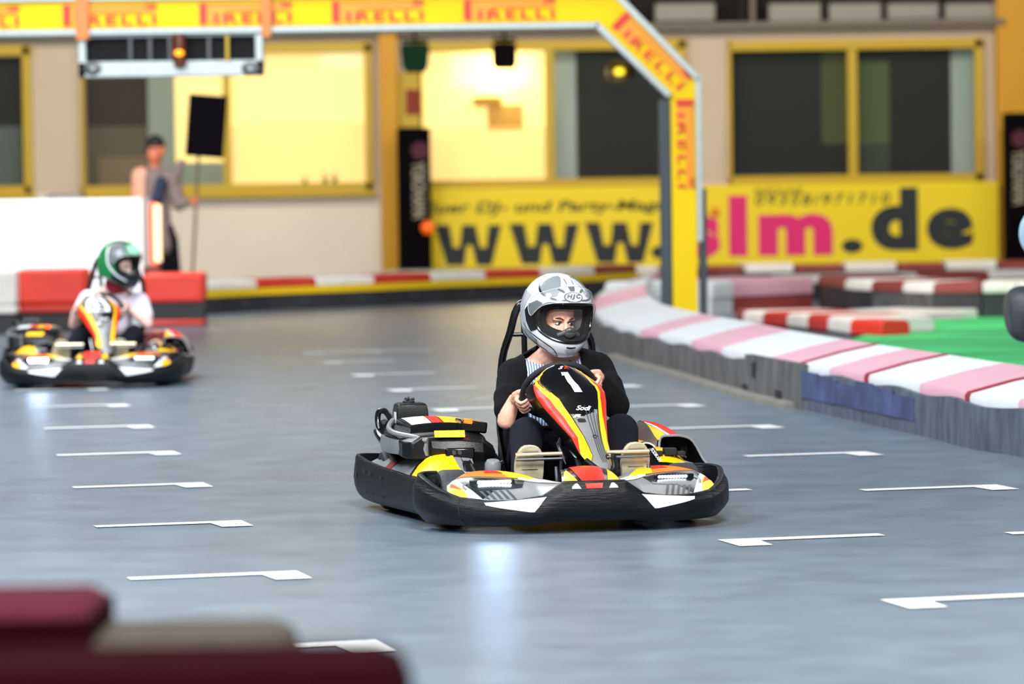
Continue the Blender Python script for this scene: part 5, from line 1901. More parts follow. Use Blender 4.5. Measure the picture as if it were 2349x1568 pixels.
def rail(pts, w=0.055, d=0.26, o=-0.04):
    for a, b in zip(pts, pts[1:]):
        c = (a + b) / 2 + Vector((0, GY + 0.08, 0)) - base_g
        v = b - a
        ang = math.atan2(v.z, v.x)
        mb.box(c, (v.length + w * 0.5, d, w), Matrix.Rotation(-ang, 3, 'Y'))


dn = Vector((0, 0, -0.035))
rail([A[0] + dn, A[1] + dn + Vector((-0.01, 0, 0)), A[2] + Vector((-0.02, 0, -0.02))])
rail([A[7] + Vector((0, 0, .03)), A[6] + Vector((0.01, 0, .03)), A[5] + Vector((0.03, 0, 0.01)), Vector((A[5].x + 0.03, 0, 0.9))])
mb.build('edge_rail', M['alu'], gan, bevel=0.006)
mb = MB()
for x, w, y0 in ((1524, 25, 228), (1611, 17, 432)):
    a = P(x, y0, GY + 0.1)
    xm = P(x + (0.0), y0, GY + 0.1).x
    mb.box(Vector((xm, GY + 0.12, a.z / 2)) - base_g, (w * s_g, 0.22, a.z))
mb.build('post', M['post'], gan, bevel=0.01)
mb = MB()
mb.box(Vector((A[0].x + 0.1, GY + 0.12, zb_ / 2)) - base_g, (0.2, 0.22, zb_ - 0.04))
mb.build('post', M['post'], gan, bevel=0.01)
# the repeated word, stretched first letter over the rest
lo, lr = MB(), MB()
words = []


def word(org, ux, uz, L, H, od=-0.012):
    """org lower left corner, ux along the word, uz up the word"""
    lo, lr = MB(), MB()
    words.append((lo, lr))
    f = lambda a, b, k=1: org + ux * (L * a) + uz * (H * b) + Vector((0, od * k, 0))
    def rect(m, a0, b0, a1, b1, k=1):
        m.add([f(a0, b0, k), f(a1, b0, k), f(a1, b1, k), f(a0, b1, k)], [(0, 1, 2, 3)])
    rect(lo, 0.03, 0.58, 0.99, 0.92)
    rect(lo, 0.08, 0.02, 0.30, 0.58)
    rect(lr, 0.0, 0.02, 0.075, 1.0, 2)
    rect(lr, 0.075, 0.93, 1.0, 0.965, 2)
    rect(lr, 0.88, 0.80, 1.0, 0.97, 2)
    rect(lr, 0.30, 0.60, 0.95, 0.625, 2)
    put_text(lr, 'IRELLI', lambda a, b: f(0.16 + 0.83 * a, 0.04 + 0.46 * b, 2), bold=0.02, spacing=1.25)


X1, Z1 = Vector((1, 0, 0)), Vector((0, 0, 1))
H = (zt - zb_) * 0.80
for px0, px1 in ((-165, 45), (145, 360), (458, 670), (762, 972), (1064, 1273)):
    x0, x1 = P(px0, 30, GY).x, P(px1, 30, GY).x
    word(Vector((x0, GY, zb_ + 0.02)) - base_g, X1, Z1, x1 - x0, H)
d1 = (A[2] - A[1]).normalized()
n1 = Vector((-d1.z, 0, d1.x))
word(A[1] + d1 * 0.12 + n1 * 0.045 + Vector((0, GY, 0)) - base_g, d1, n1, (A[2] - A[1]).length * 0.92, 0.20)
wv = A[4].x - A[3].x
zw0, zw1 = P(1565, 228, GY).z, P(1565, 432, GY).z
word(Vector((A[3].x + 0.045, GY, zw0)) - base_g, -Z1, X1, zw0 - zw1, wv * 0.72)
for lo, lr in words:
    lb_ = lo.build('letter_band', M['gor'], gan, smooth=False)
    lr.build('lettering', M['gred'], lb_, smooth=False)
for i, px in enumerate((190, 612)):
    mb = MB()
    x = P(px, 30, GY).x
    mb.box(Vector((x, GY + 0.06, (zt + zb_) / 2 - 0.03)) - base_g, ((30 if i == 0 else 22) * s_g, 0.30, zt - zb_ + 0.16))
    mb.build('strap', M['strap'], gan, bevel=0.01)

# light box hanging under the gantry
LY = GY + 0.05
x0, x1, z0, z1 = wrect(181, 76, 605, 176, LY)
z1 = zb_ - 0.07
mb = MB()
hb = (z1 - z0)
bar_b, bar_s, bar_t = hb * 0.38, 0.075, 0.02
mb.box(((x0 + x1) / 2, LY, z0 + bar_b / 2), (x1 - x0, 0.16, bar_b))
mb.box(((x0 + x1) / 2, LY, z1 - bar_t / 2), (x1 - x0, 0.16, bar_t))
mb.box((x0 + bar_s / 2, LY, (z0 + z1) / 2), (bar_s, 0.16, hb))
mb.box((x1 - bar_s / 2, LY, (z0 + z1) / 2), (bar_s, 0.16, hb))
sb = tag(mb.build('signal_box', M['alu'], bevel=0.01), 'grey metal signal box with dark lamp row hung under the gantry', 'signal box')
mb = MB()
mb.box(((x0 + x1) / 2, LY + 0.04, (z0 + z1) / 2 + bar_b * 0.4), (x1 - x0 - 0.1, 0.06, hb * 0.6))
mb.build('dark_window', M['foam'], sb)
for px in (300, 345, 390, 480):
    mb = MB()
    mb.box((P(px, 100, LY).x, LY - 0.02, (z0 + z1) / 2 + bar_b * 0.45), (0.03, 0.05, hb * 0.56))
    mb.build('divider', M['dkgrey'], sb)
for px in (212, 574):
    mb = MB()
    c = P(px, 157, LY - 0.09)
    rings = [[c + Vector((0.085 * r * cos(k * pi / 10), -0.01 * (1 - r), 0.065 * r * sin(k * pi / 10))) for k in range(20)] for r in (1.0, 0.8, 0.6, 0.3)]
    mb.loft(rings, closed=True, caps=False)
    mb.build('round_fitting', M['dkgrey'], sb)
mb = MB()
c = P(412, 122, LY - 0.14)
mb.lathe([(0.001, -0.14), (0.055, -0.12), (0.065, -0.02), (0.06, 0.18), (0.001, 0.19)], c, (0, 0, 1), 16)
bl = mb.build('beacon', mat('brown_beacon', (96, 46, 24), 0.3), sb)
mb = MB()
mb.ball(c + Vector((0, -0.055, -0.0)), (0.045, 0.02, 0.032))
mb.build('beacon_light', mat('beacon_glow', (255, 150, 10), 0.3, emit=(255, 150, 10), es=1.6), bl)
mb = MB()
mb.box((P(523, 100, LY).x, LY - 0.09, (z0 + z1) / 2 + 0.06), (0.03, 0.03, hb * 0.62))
mb.build('yellow_rod', M['frameyel'], sb)

# ------------------------------------------------------------------ barriers
M['bwhite'] = mat('barrier_white', (232, 228, 220), 0.5, var=0.06, vscale=5)
M['bred'] = mat('barrier_red', (196, 52, 38), 0.5, var=0.1, vscale=5)
M['bdred'] = mat('barrier_worn_red', (140, 58, 50), 0.6, var=0.15, vscale=5)
M['bbright'] = mat('barrier_bright_red', (232, 58, 40), 0.45, var=0.05)
M['belt'] = mat('dark_rubber_belt', (46, 46, 50), 0.6, var=0.25, vscale=3)
M['byel'] = mat('barrier_yellow_edge', (244, 204, 10), 0.5, var=0.05)
M['pink'] = mat('faded_pink_cover', (204, 156, 171), 0.6, var=0.05, vscale=4, bump=0.2, bscale=12)
M['palec'] = mat('pale_cover', (204, 209, 212), 0.6, var=0.04, vscale=4, bump=0.2, bscale=12)
M['seamred'] = mat('crimson_seam', (140, 14, 44), 0.6)
M['gbelt'] = mat('scuffed_grey_belt', (84, 84, 84), 0.7, var=0.4, vscale=5, stretch=(2, 2, 0.6), bump=0.3, bscale=14)
M['bbelt'] = mat('bluish_belt', (72, 82, 98), 0.6, var=0.4, vscale=6, stretch=(2, 2, 0.5), bump=0.3, bscale=14)
M['wood'] = mat('weathered_kerb_board', (120, 116, 110), 0.8, var=0.2, vscale=10)


class Path:
    def __init__(self, pts):
        self.p = [Vector((p.x, p.y, 0)) for p in pts]
        self.s = [0.0]
        for a, b in zip(self.p, self.p[1:]):
            self.s.append(self.s[-1] + (b - a).length)

    def at(self, s):
        s = max(0, min(s, self.s[-1] - 1e-6))
        for i in range(len(self.s) - 1):
            if s <= self.s[i + 1]:
                t = (s - self.s[i]) / (self.s[i + 1] - self.s[i])
                # averaged direction gives soft corners
                d = (self.p[i + 1] - self.p[i]).normalized()
                dp = (self.p[i] - self.p[i - 1]).normalized() if i else d
                dn = (self.p[i + 2] - self.p[i + 1]).normalized() if i + 2 < len(self.p) else d
                dd = (d + dn).normalized() * t + (d + dp).normalized() * (1 - t)
                return self.p[i].lerp(self.p[i + 1], t), dd.normalized()


def pathpx(pts, k=4):
    w = [G(a, b) for a, b in pts]
    q, _ = catmull([Vector((p.x, p.y, 0)) for p in w], [1] * len(w), k)
    return Path(q)


def run(path, s0, s1, prof, mb=None, n=None, side=1, mi=0):
    """extrudes a closed profile [(outwards from the line, z)] along part of a path"""
    mb = mb or MB()
    n = n or max(2, int((s1 - s0) / 0.25) + 1)
    rings = []
    for i in range(n + 1):
        p, d = path.at(s0 + (s1 - s0) * i / n)
        nr = Vector((-d.y, d.x, 0)) * side
        rings.append([p + nr * a + Vector((0, 0, z)) for a, z in prof])
    mb.loft(rings, True, True, mi)
    return mb


def s_of_px(path, px, smin=0.0):
    """arc length at which the path crosses a picture column"""
    best, bs = 1e9, 0
    N = 800
    for i in range(N + 1):
        s = path.s[-1] * i / N
        if s < smin:
            continue
        p, _ = path.at(s)
        v = p - CAM
        x = CX + FPX * v.dot(_r) / v.dot(_f)
        if abs(x - px) < best:
            best, bs = abs(x - px), s
    return bs


def rounded(w, z0, z1, r=0.04):
    return [(0.0, z0), (0.0, z1 - r), (r * 0.3, z1 - r * 0.3), (r, z1), (w - r, z1), (w - r * 0.3, z1 - r * 0.3), (w, z1 - r), (w, z0)]


# far barrier in front of the rear wall
far = pathpx([(462, 722), (600, 713), (860, 702), (1100, 690), (1290, 682), (1462, 672)])
edges_px = [462, 592, 727, 861, 991, 1116, 1243, 1366, 1462]
names = ['at the left end, next to the marshal', 'left of the black display column', 'below the pale wall', 'directly below the ochre column', 'just left of the white-helmeted driver', 'behind the white helmet', 'just right of the white helmet', 'at its right end, beside the gantry post']
S = [s_of_px(far, p) for p in edges_px]
for i in range(8):
    red = i % 2 == 1
    mb = run(far, S[i] + 0.01, S[i + 1] - 0.01, rounded(0.45, 0.27, 0.375))
    o = mb.build('barrier_block', M['bdred' if i > 6 else 'bred'] if red else M['bwhite'], bevel=0.01)
    tag(o, ('red' if red else 'white') + ' block on the far yellow-edged barrier, ' + names[i], 'barrier block', 'blocks on the far yellow-edged barrier')
mb = run(far, 0, far.s[-1], [(-0.01, 0), (-0.01, 0.19), (0.0, 0.19), (0.0, 0.268), (0.45, 0.268), (0.45, 0)])
fb = tag(mb.build('rubber_barrier', M['belt']), 'dark rubber barrier with a yellow top edge along the rear track', 'barrier')
mb = run(far, 0, far.s[-1], [(-0.03, 0.19), (-0.03, 0.268), (-0.005, 0.268), (-0.005, 0.19)])
mb.build('yellow_edge', M['byel'], fb)
for px in (560, 700, 830, 950, 1080, 1200):
    mb = MB()
    p, d = far.at(s_of_px(far, px))
    nr = Vector((-d.y, d.x, 0))
    mb.lathe([(0.001, 0.03), (0.03, 0.025), (0.035, 0.0)], p - nr * 0.005 + Vector((0, 0, 0.10)), -nr, 10)
    mb.build('bolt', M['dkgrey'], fb)
# pale stub of another barrier behind it
row = Path([P(880, 600, 55.4) * 1.0, P(1245, 600, 55.4)])
mb = run(row, 0, row.s[-1], rounded(0.3, 0.0, 0.20))
tag(mb.build('kerb_wall', mat('dull_pale_kerb', (176, 172, 158), 0.7, var=0.1)), 'low pale kerb behind the far barrier, below the yellow banner', 'kerb')

# row under the banner on the right
rowr = Path([G(1478, 662), G(1640, 656), G(2000, 651), G(2460, 643)])
ex = [1478, 1515, 1620, 1708, 1824, 1937, 2060, 2168, 2290, 2400]
S = [s_of_px(rowr, p) for p in ex]
nm = ['left of the gantry post', 'behind the gantry post', 'right of the gantry post', 'below the letter l', 'below the letter m', 'below the dot', 'below the letter d', 'below the letter e', 'at the right edge']
for i in range(9):
    red = i % 2 == 0 and i > 0 or i == 1
    red = [False, True, True, False, True, False, True, False, True][i]
    a, b = S[i] + 0.02, S[i + 1] - 0.02
    mb = run(rowr, a, b, rounded(0.4, 0.17, 0.30 if not red else 0.28, 0.05))
    o = mb.build('barrier_block', M['bdred'] if red else M['bwhite'], bevel=0.01)
    tag(o, ('dull red' if red else 'white') + ' block in the rearmost row under the banner, ' + nm[i], 'barrier block', 'blocks in the rearmost row')
mb = run(rowr, 0, rowr.s[-1], [(0.03, 0), (0.03, 0.168), (0.42, 0.168), (0.42, 0)])
tag(mb.build('rubber_barrier', M['belt']), 'dark base of the rearmost barrier row under the banner', 'barrier')


def block_row(path, ex, cols, zc, zt, depth, group, rowlab, labs, side=1, face=None, basez=0.0):
    S = [s_of_px(path, p) if isinstance(p, (int, float)) and p > 50 else p for p in ex]
    for i, c in enumerate(cols):
        a, b = min(S[i], S[i + 1]), max(S[i], S[i + 1])
        mb = run(path, a + 0.008, b - 0.008, rounded(depth, zc, zt, 0.05), side=side)
        o = mb.build('barrier_block', M[c], bevel=0.012)
        nmc = {'bwhite': 'white', 'bred': 'red', 'bdred': 'worn red', 'bbright': 'bright red', 'pink': 'faded pink', 'palec': 'pale'}[c]
        tag(o, '%s block of %s, %s' % (nmc, rowlab, labs[i]), 'barrier block', group)
        mb = run(path, a + 0.008, b - 0.008, [(0.015, basez), (0.015, zc), (depth - 0.02, zc), (depth - 0.02, basez)], side=side)
        mb.build('rubber_face', M[face[i]] if face else M['belt'], o)


# bright red and white hairpin row in front of the green carpet
hp = Path([G(2023, 778), G(1948, 773), G(1898, 765), G(1851, 760), G(1804, 755), G(1748, 751), G(1703, 748), G(1688, 744)])
Lh = hp.s[-1]
Sx = [s_of_px(hp, p) for p in (2023, 1948, 1898, 1851, 1804, 1748, 1703, 1688)]
Sx[-1] = Lh
hd = [2.2, 1.9, 1.7, 1.5, 1.35, 1.2, 1.0, 0.9]
hc_ = ['bbright', 'bwhite', 'bred', 'bwhite', 'bred', 'bwhite', 'bdred']
hl = ['nearest, at the tip of the green carpet', 'second from the green carpet', 'third from the green carpet', 'fourth from the green carpet', 'fifth from the green carpet', 'sixth from the green carpet', 'seventh from the green carpet', 'farthest, beside the gantry post']
for i, c in enumerate(hc_):
    a, b = Sx[i], Sx[i + 1]
    if b < a:
        a, b = b, a
    z1 = 0.16 + 0.01 * (i < 3)
    wd = 0.30 if i == 0 else 0.85
    mb = run(hp, a + 0.01, b - 0.01, rounded(wd, 0.03, z1, 0.05), side=-1, n=4)
    o = mb.build('barrier_block', M[c], bevel=0.012)
    tag(o, {'bbright': 'bright red', 'bwhite': 'white', 'bred': 'red', 'bdred': 'dull red'}[c] + ' block of the low hairpin barrier, ' + hl[i], 'barrier block', 'blocks of the hairpin barrier')
    mb = run(hp, a + 0.01, b - 0.01, [(0.02, 0), (0.02, 0.03), (wd - 0.03, 0.03), (wd - 0.03, 0)], side=-1, n=4)
    mb.build('rubber_foot', M['belt'], o)
# white and red strip that runs from the hairpin along the rear edge of the carpet
st = Path([G(1985, 752), G(2060, 742), G(2150, 735), G(2245, 730)])
Ss = [0, st.s[-1] * 0.30, st.s[-1] * 0.62, st.s[-1]]
for i in range(3):
    mb = run(st, Ss[i] + 0.01, Ss[i + 1] - 0.01, rounded(0.9 + 0.1 * i, 0.0, 0.10, 0.03))
    o = mb.build('barrier_block', M['bwhite'], bevel=0.012)
    tag(o, 'flat white block at the rear edge of the green carpet, ' + ('leftmost', 'in the middle', 'at the right end')[i], 'barrier block', 'flat white blocks beside the carpet')

# rows behind the hairpin
r1 = Path([G(1634, 722), G(1700, 716), G(1790, 712), G(1868, 708)])
block_row(r1, [0, r1.s[-1] * 0.30, r1.s[-1]], ['palec', 'pink'], 0.17, 0.36, 1.3, 'faded blocks right of the gantry post', 'the faded barrier right of the gantry post', ['the left one', 'the right one'], face=['palec', 'bdred'])
r2 = pathpx([(1876, 706), (1925, 716), (1955, 721), (2002, 724), (2068, 727), (2140, 730), (2252, 730), (2340, 729), (2460, 727)], 1)
block_row(r2, [1876, 1938, 1998, 2070, 2140, 2252, 2335, 2455], ['bdred', 'bwhite', 'bdred', 'bwhite', 'bdred', 'bwhite', 'bwhite'], 0.26, 0.375, 0.9,
          'capped blocks behind the green carpet', 'the capped row behind the green carpet',
          ['leftmost', 'second from left', 'third from left', 'fourth from left', 'fifth from left', 'beside the padded lamp', 'rightmost'],
          face=['belt', 'belt', 'gbelt', 'gbelt', 'belt', 'belt', 'belt'])
r3 = Path([G(1830, 690), G(2000, 684), G(2200, 679), G(2460, 672)])
block_row(r3, [0, r3.s[-1] * 0.22, r3.s[-1] * 0.45, r3.s[-1] * 0.7, r3.s[-1]], ['bwhite', 'palec', 'bdred', 'bwhite'], 0.2, 0.30, 0.6,
          'blocks of the middle row', 'the barrier behind the capped one', ['leftmost', 'second from the left', 'third from the left', 'rightmost'])

# the long near barrier: faded covers over a rubber face
na = pathpx([(1512, 690), (1440, 696), (1385, 718), (1358, 755), (1372, 796), (1412, 818), (1470, 838), (1560, 862), (1660, 892), (1745, 915), (1836, 936), (1950, 961), (2060, 986), (2150, 1006), (2235, 1029), (2349, 1047), (2500, 1078)], 4)


def nz_(s):                                          # height of the front edge
    return 0.25 + 0.035 * min(1, s / na.s[-1])


TOPW, TOPZ = 0.55, 0.40
bounds = [1415, 1465, 1508, 1582, 1652, 1762, 1835, 1898, 1985, 2103, 2215, 2330, 2440]


def cover(mb, s0, s1, over=0.0, dz=0.0, w=TOPW):
    rings = []
    n = max(3, int((s1 - s0) / 0.12))
    for i in range(n + 1):
        s = s0 + (s1 - s0) * i / n
        p, d = na.at(s)
        nr = Vector((-d.y, d.x, 0))
        h = nz_(s) + dz
        rings.append([p + nr * a + Vector((0, 0, z)) for a, z in ((0.016 - over, h - 0.05), (0.014 - over, h - 0.01), (0.024, h + 0.012), (w * 0.5, (h + TOPZ + dz) / 2 + 0.015), (w - 0.03, TOPZ + dz), (w, TOPZ - 0.03 + dz), (w + 0.01, 0.05), (w - 0.03, 0.05), (w - 0.03, TOPZ - 0.06), (0.05, h - 0.05))])
    mb.loft(rings, True, True)
    return mb


s_start = 0.0
bend = s_of_px(na, 1340)                             # the leftmost point of the bend
seq = [s_of_px(na, b, bend) for b in bounds]
s0_ = seq[0]
lead = [s0_ * k / 4 for k in range(4)]
allb = lead + seq
cl = ['first, at its far end by the gantry', 'second from the gantry post in the bend', 'third in the bend', 'at the outermost point of the bend',
      'just after the bend', 'second after the bend', 'third after the bend', 'in front of the gantry post', 'right of the gantry post', 'above the torn patch of belt',
      'left of the first dark seam pair', 'between the two left crimson seams', 'left of the second crimson seam', 'right of the second crimson seam', 'left of the rightmost crimson seam', 'right of the rightmost crimson seam']
for i in range(len(allb) - 1):
    pk = (i % 2 == 1) if i >= 4 else (i % 2 == 0)
    mb = cover(MB(), allb[i] + 0.003, allb[i + 1] - 0.003)
    o = mb.build('barrier_cover', M['pink'] if pk else M['palec'], angle=50)
    lb = cl[i] if i < len(cl) else 'at the right edge of the picture'
    tag(o, ('faded pink' if pk else 'off-white') + ' cover on the long near barrier, ' + lb, 'barrier cover', 'covers on the long near barrier')
    if pk and i >= 9:
        s = allb[i + 1]
        m2 = cover(MB(), s - 0.045, s + 0.045, 0.004, 0.006)
        m2.build('seam_strip', M['seamred'], o)
for i, (a, b, m, lab) in enumerate(((-1, 1722, 'gbelt', 'scuffed grey belt on the near barrier, from the bend to the torn patch'), (1722, 1850, 'gbelt', 'torn patched grey belt in the middle of the near barrier'), (1850, 2110, 'bbelt', 'belt with bluish patches on the near barrier, right of the torn one'), (2110, 2500, 'bbelt', 'plain grey-blue belt on the near barrier at the right edge of the picture'))):
    sa = 0 if a < 0 else s_of_px(na, a, bend)
    sb_ = na.s[-1] if b >= 2500 else s_of_px(na, b, bend)
    rings = []
    mb = MB()
    n = int((sb_ - sa) / 0.15)
    for k in range(n + 1):
        s = sa + (sb_ - sa) * k / n
        p, d = na.at(s)
        nr = Vector((-d.y, d.x, 0))
        h = nz_(s) - 0.035 + (0.05 if i == 1 else 0.012 * sin(s * 5.0))
        o_ = 0.018 if i == 1 else 0.0
        rings.append([p + nr * q + Vector((0, 0, z)) for q, z in ((-0.022 - o_, 0), (-0.026 - o_ - 0.006 * sin(s * 9), h * 0.6), (-0.022 - o_, h), (0.012, h), (0.012, 0))])
    mb.loft(rings, True, True)
    o = mb.build('rubber_belt', M[m], angle=50)
    tag(o, lab, 'rubber belt', 'belts on the near barrier')
    if i == 1:
        for px, z, w, h2 in ((1745, 0.20, 0.10, 0.10), (1800, 0.07, 0.16, 0.05), (1722, 0.07, 0.14, 0.03)):
            mb = MB()
            p, d = na.at(s_of_px(na, px, bend))
            nr = Vector((-d.y, d.x, 0))
            mb.box(p - nr * 0.045 + Vector((0, 0, z)), (w, 0.01, h2), Matrix.Rotation(math.atan2(d.y, d.x), 3, 'Z'))
            mb.build('torn_hole', M['dark'], o)
    if i == 2:
        mb = MB()
        for k in range(6):
            s = sa + (sb_ - sa) * (k + 0.5) / 6
            p, d = na.at(s)
            nr = Vector((-d.y, d.x, 0))
            mb.box(p - nr * 0.030 + Vector((0, 0, 0.165 - 0.01 * (k % 3))), ((sb_ - sa) / 6 * (0.99 - 0.03 * (k % 2)), 0.006, 0.17 - 0.02 * (k % 3)), Matrix.Rotation(math.atan2(d.y, d.x), 3, 'Z'))
        tag(mb.build('belt_patch', mat('blue_patch', (58, 70, 108), 0.6, var=0.45, vscale=4), o), 'blue-grey patches')
# wooden kerb board at the foot of the belt
sa, sb_ = s_of_px(na, 1420, bend), s_of_px(na, 1836, bend)
mb = run(na, sa, sb_, [(-0.11, 0), (-0.11, 0.03), (-0.03, 0.045), (-0.03, 0)], n=40)
tag(mb.build('kerb_board', M['wood']), 'weathered kerb board at the foot of the near barrier', 'kerb board')

# green carpet in the infield
M['green'] = mat('green_carpet', (62, 186, 108), 0.9, var=0.5, vscale=1.0, stretch=(0.35, 2.2, 1))
mb = MB()
q = [(1935, 786), (2235, 728), (2600, 722), (2620, 960), (2360, 950), (2120, 892), (1985, 842)]
W = [G(a, b) for a, b in q]
pts, tr = cdt([(p.x, p.y) for p in W], 0.35, 0.35)
mb.add([Vector((x, y, 0.012 + 0.025 * max(0, sin(x * 1.2 + y * 1.9)) + 0.02 * max(0, sin(y * 3.1 - x * 0.7)))) for x, y in pts], tr)
tag(mb.build('carpet', M['green']), 'rumpled bright green carpet covering the infield at the right', 'carpet')

# padded trackside lamp partly outside the right edge
LX, LYY = P(2375, 700, 22.9).x, 22.9
lp = empty('trackside_lamp', (LX, LYY, 0))
tag(lp, 'black padded trackside lamp with a pale blue disc above, at the right edge', 'trackside lamp')
s = LYY / FPX
zc0, zc1 = P(2350, 786, LYY).z, P(2350, 655, LYY).z
mb = MB()
hw = (2375 - 2305) * s
hz = (zc1 - zc0) / 2
rings = []
for y, k in ((-0.14, 0.80), (-0.12, 0.94), (-0.06, 1.0), (0.08, 1.0), (0.13, 0.9)):
    ring = []
    for j in range(28):
        a = 2 * pi * j / 28
        cx_, sn = math.copysign(abs(cos(a)) ** 0.55, cos(a)), math.copysign(abs(sin(a)) ** 0.62, sin(a))
        bx = 1.0 - (0.14 * max(0, -sn))
        ring.append(Vector((hw * k * cx_ * bx, y, (zc0 + zc1) / 2 + hz * k * sn)))
    rings.append(ring)
mb.loft(rings)
cs = mb.build('casing', mat('black_padded_vinyl', (44, 52, 58), 0.45, bump=0.2, bscale=30), lp)
mb = MB()
mb.box((-0.035, -0.148, (zc0 + zc1) / 2 + 0.035), (0.07, 0.012, 0.02), Matrix.Rotation(-0.1, 3, 'Y'))
mb.build('white_mark', M['white'], cs, bevel=0.004)
mb = MB()
zd = P(2350, 535, LYY).z
mb.lathe([(0.001, -0.02), (0.12, -0.02), (0.165, -0.012), (0.172, 0.0), (0.165, 0.012), (0.12, 0.02), (0.001, 0.02)], (0.075, -0.02, zd), (0, 1, 0), 40)
mb.build('disc', mat('pale_blue_disc', (150, 185, 205), 0.25), lp)
mb = MB()
mb.tube([(0.06, 0.02, zd), (0.06, 0.04, zc1 - 0.05)], 0.02, 10)
mb.tube([(0.03, 0.02, zc0 + 0.05), (0.03, 0.02, 0.0)], 0.025, 10)
mb.box((0.03, 0.02, 0.01), (0.3, 0.3, 0.02))
mb.build('pole', M['dark'], lp)

# ------------------------------------------------------------------ left side
# white hoarding of the pit wall
HY = 44.0
x0, x1 = P(-420, 500, HY).x, P(327, 500, HY).x
zt_ = P(160, 456, HY).z
mb = MB()
mb.box(((x0 + x1) / 2, HY + 0.05, zt_ / 2), (x1 - x0, 0.10, zt_))
o = tag(mb.build('hoarding', M['conc'], bevel=0.01), 'long bright white pit wall board behind the far go-kart', 'hoarding')
mb = MB()
xx = P(336, 500, HY).x
mb.box((xx, HY + 0.05, zt_ / 2), (0.07, 0.12, zt_))
mb.build('end_post', M['pale'], o)
# glowing post light at the end of the hoarding
YL = 43.6
x0, x1, z0, z1 = wrect(344, 465, 373, 606, YL)
mb = MB()
mb.box(((x0 + x1) / 2 - 0.03, YL, (z0 + z1) / 2), (0.09, 0.10, z1 - z0))
mb.box(((x0 + x1) / 2 - 0.02, YL + 0.06, z0 / 2 + 0.1), (0.06, 0.06, z0 + 0.2))
o = tag(mb.build('light_post', mat('red_light_edge', (250, 90, 60), 0.4, emit=(250, 80, 50), es=0.8), bevel=0.01), 'upright light tube glowing orange-white at the end of the white board', 'light')
mb = MB()
mb.tube([((x0 + x1) / 2 + 0.02, YL - 0.05, z0 + 0.03), ((x0 + x1) / 2 + 0.02, YL - 0.05, z1 - 0.02)], 0.042, 12)
mb.build('tube', mat('warm_tube', (255, 220, 170), 0.4, emit=(255, 205, 150), es=1.4), o)

# large padded blocks beside the far go-kart
for (a, b, base, top, Y, kind_, lab) in ((40, 195, 762, 618, 39.2, 'r', 'large red padded block left of the green-helmeted driver'), (330, 466, 746, 627, 40.4, 'r', 'large red padded block right of the green-helmeted driver'), (-150, 36, 765, 620, 38.9, 'w', 'large white padded block at the left edge')):
    x0, x1 = P(a, 680, Y).x, P(b, 680, Y).x
    z1 = P((a + b) / 2, top, Y).z
    mb = MB()
    mb.box(((x0 + x1) / 2, Y + 0.3, z1 * 0.725), (x1 - x0, 0.6, z1 * 0.55))
    o = mb.build('padded_block', M['bbright'] if kind_ == 'r' else M['bwhite'], bevel=0.035)
    tag(o, lab, 'padded block', 'large padded blocks at the pit')
    mb = MB()
    mb.box(((x0 + x1) / 2, Y + 0.32, z1 * 0.23), (x1 - x0 - 0.02, 0.54, z1 * 0.46))
    mb.build('rubber_base', M['belt'], o)
    mb = MB()
    mb.box(((x0 + x1) / 2, Y + 0.28, z1 * (0.06 if b > 300 else 0.38)), (x1 - x0, 0.60, z1 * (0.12 if b > 300 else 0.13)))
    mb.build('lower_strip', M['bred'] if kind_ == 'r' else M['bwhite'], o, bevel=0.02)
# brown box beside the marshal
mb = MB()
x0, x1, z0, z1 = wrect(328, 610, 366, 640, 42.5)
mb.box(((x0 + x1) / 2, 42.6, z1 / 2), (x1 - x0, 0.3, z1))
tag(mb.build('box', mat('brown_red_box', (110, 44, 36), 0.7), bevel=0.02), 'small brown-red box below the glowing light tube', 'box')
# low platform the marshal stands on
PY = 45.6
mb = MB()
mb.box((P(380, 600, PY).x, PY + 0.1, 0.17), (1.3, 0.9, 0.34))
tag(mb.build('platform', M['beam'], bevel=0.02), 'low platform under the marshal behind the padded blocks', 'platform')

# marshal holding a board on a pole
MX = P(372, 500, PY).x
ms = empty('person', (MX, PY, 0.34))
tag(ms, 'blurred marshal in a grey coat standing behind the barrier, holding a black board', 'person')
sc_ = PY / FPX


def mp(px, py, dy=0.0):
    v = P(px, py, PY)
    return Vector((v.x - MX, dy, v.z - 0.34))


bd = MB()
hd_ = mp(358, 345)
Rm = rotm(0, 0, radians(-35)).to_matrix()
Tm = build_head(bd, hd_, Rm, 1.30)
bd.cap(hd_ + Vector((0.0, 0.03, -0.10)), 0.06, mp(352, 388), 0.065)
shl, shr = mp(326, 405), mp(392, 405, 0.02)
bd.cap(shl, 0.085, shr, 0.085)
bd.cap(mp(352, 410), 0.15, mp(362, 520), 0.14)
ell, elr = mp(322, 470, -0.02), mp(412, 468, -0.08)
wl, wr_ = mp(345, 500, -0.16), mp(432, 462, -0.12)
bd.cap(shl, 0.07, ell, 0.055)
bd.cap(ell, 0.055, wl, 0.04)
bd.cap(wl, 0.04, wl + Vector((0.06, -0.03, -0.03)), 0.035)
bd.cap(shr, 0.07, elr, 0.055)
bd.cap(elr, 0.055, wr_, 0.038)
polex = lambda t: P(463 + (444 - 463) * t, 235 + (625 - 235) * t, PY)
gp = polex((461 - 235) / 390.0) - Vector((MX, PY, 0.34)) + Vector((0, -0.12, 0))
hand(bd, gp, Vector((0.05, 0, 1)), Vector((-0.7, 0.3, 0)), Vector((-0.2, -1, 0)), wr_, 1, 1.25)
hipl, hipr = mp(356, 530), mp(378, 530)
ftl, ftr = Vector((0.0, 0.0, 0.06)), Vector((0.14, 0.08, 0.06))
bd.cap(hipl, 0.10, Vector((-0.02, -0.02, 0.50)), 0.065)
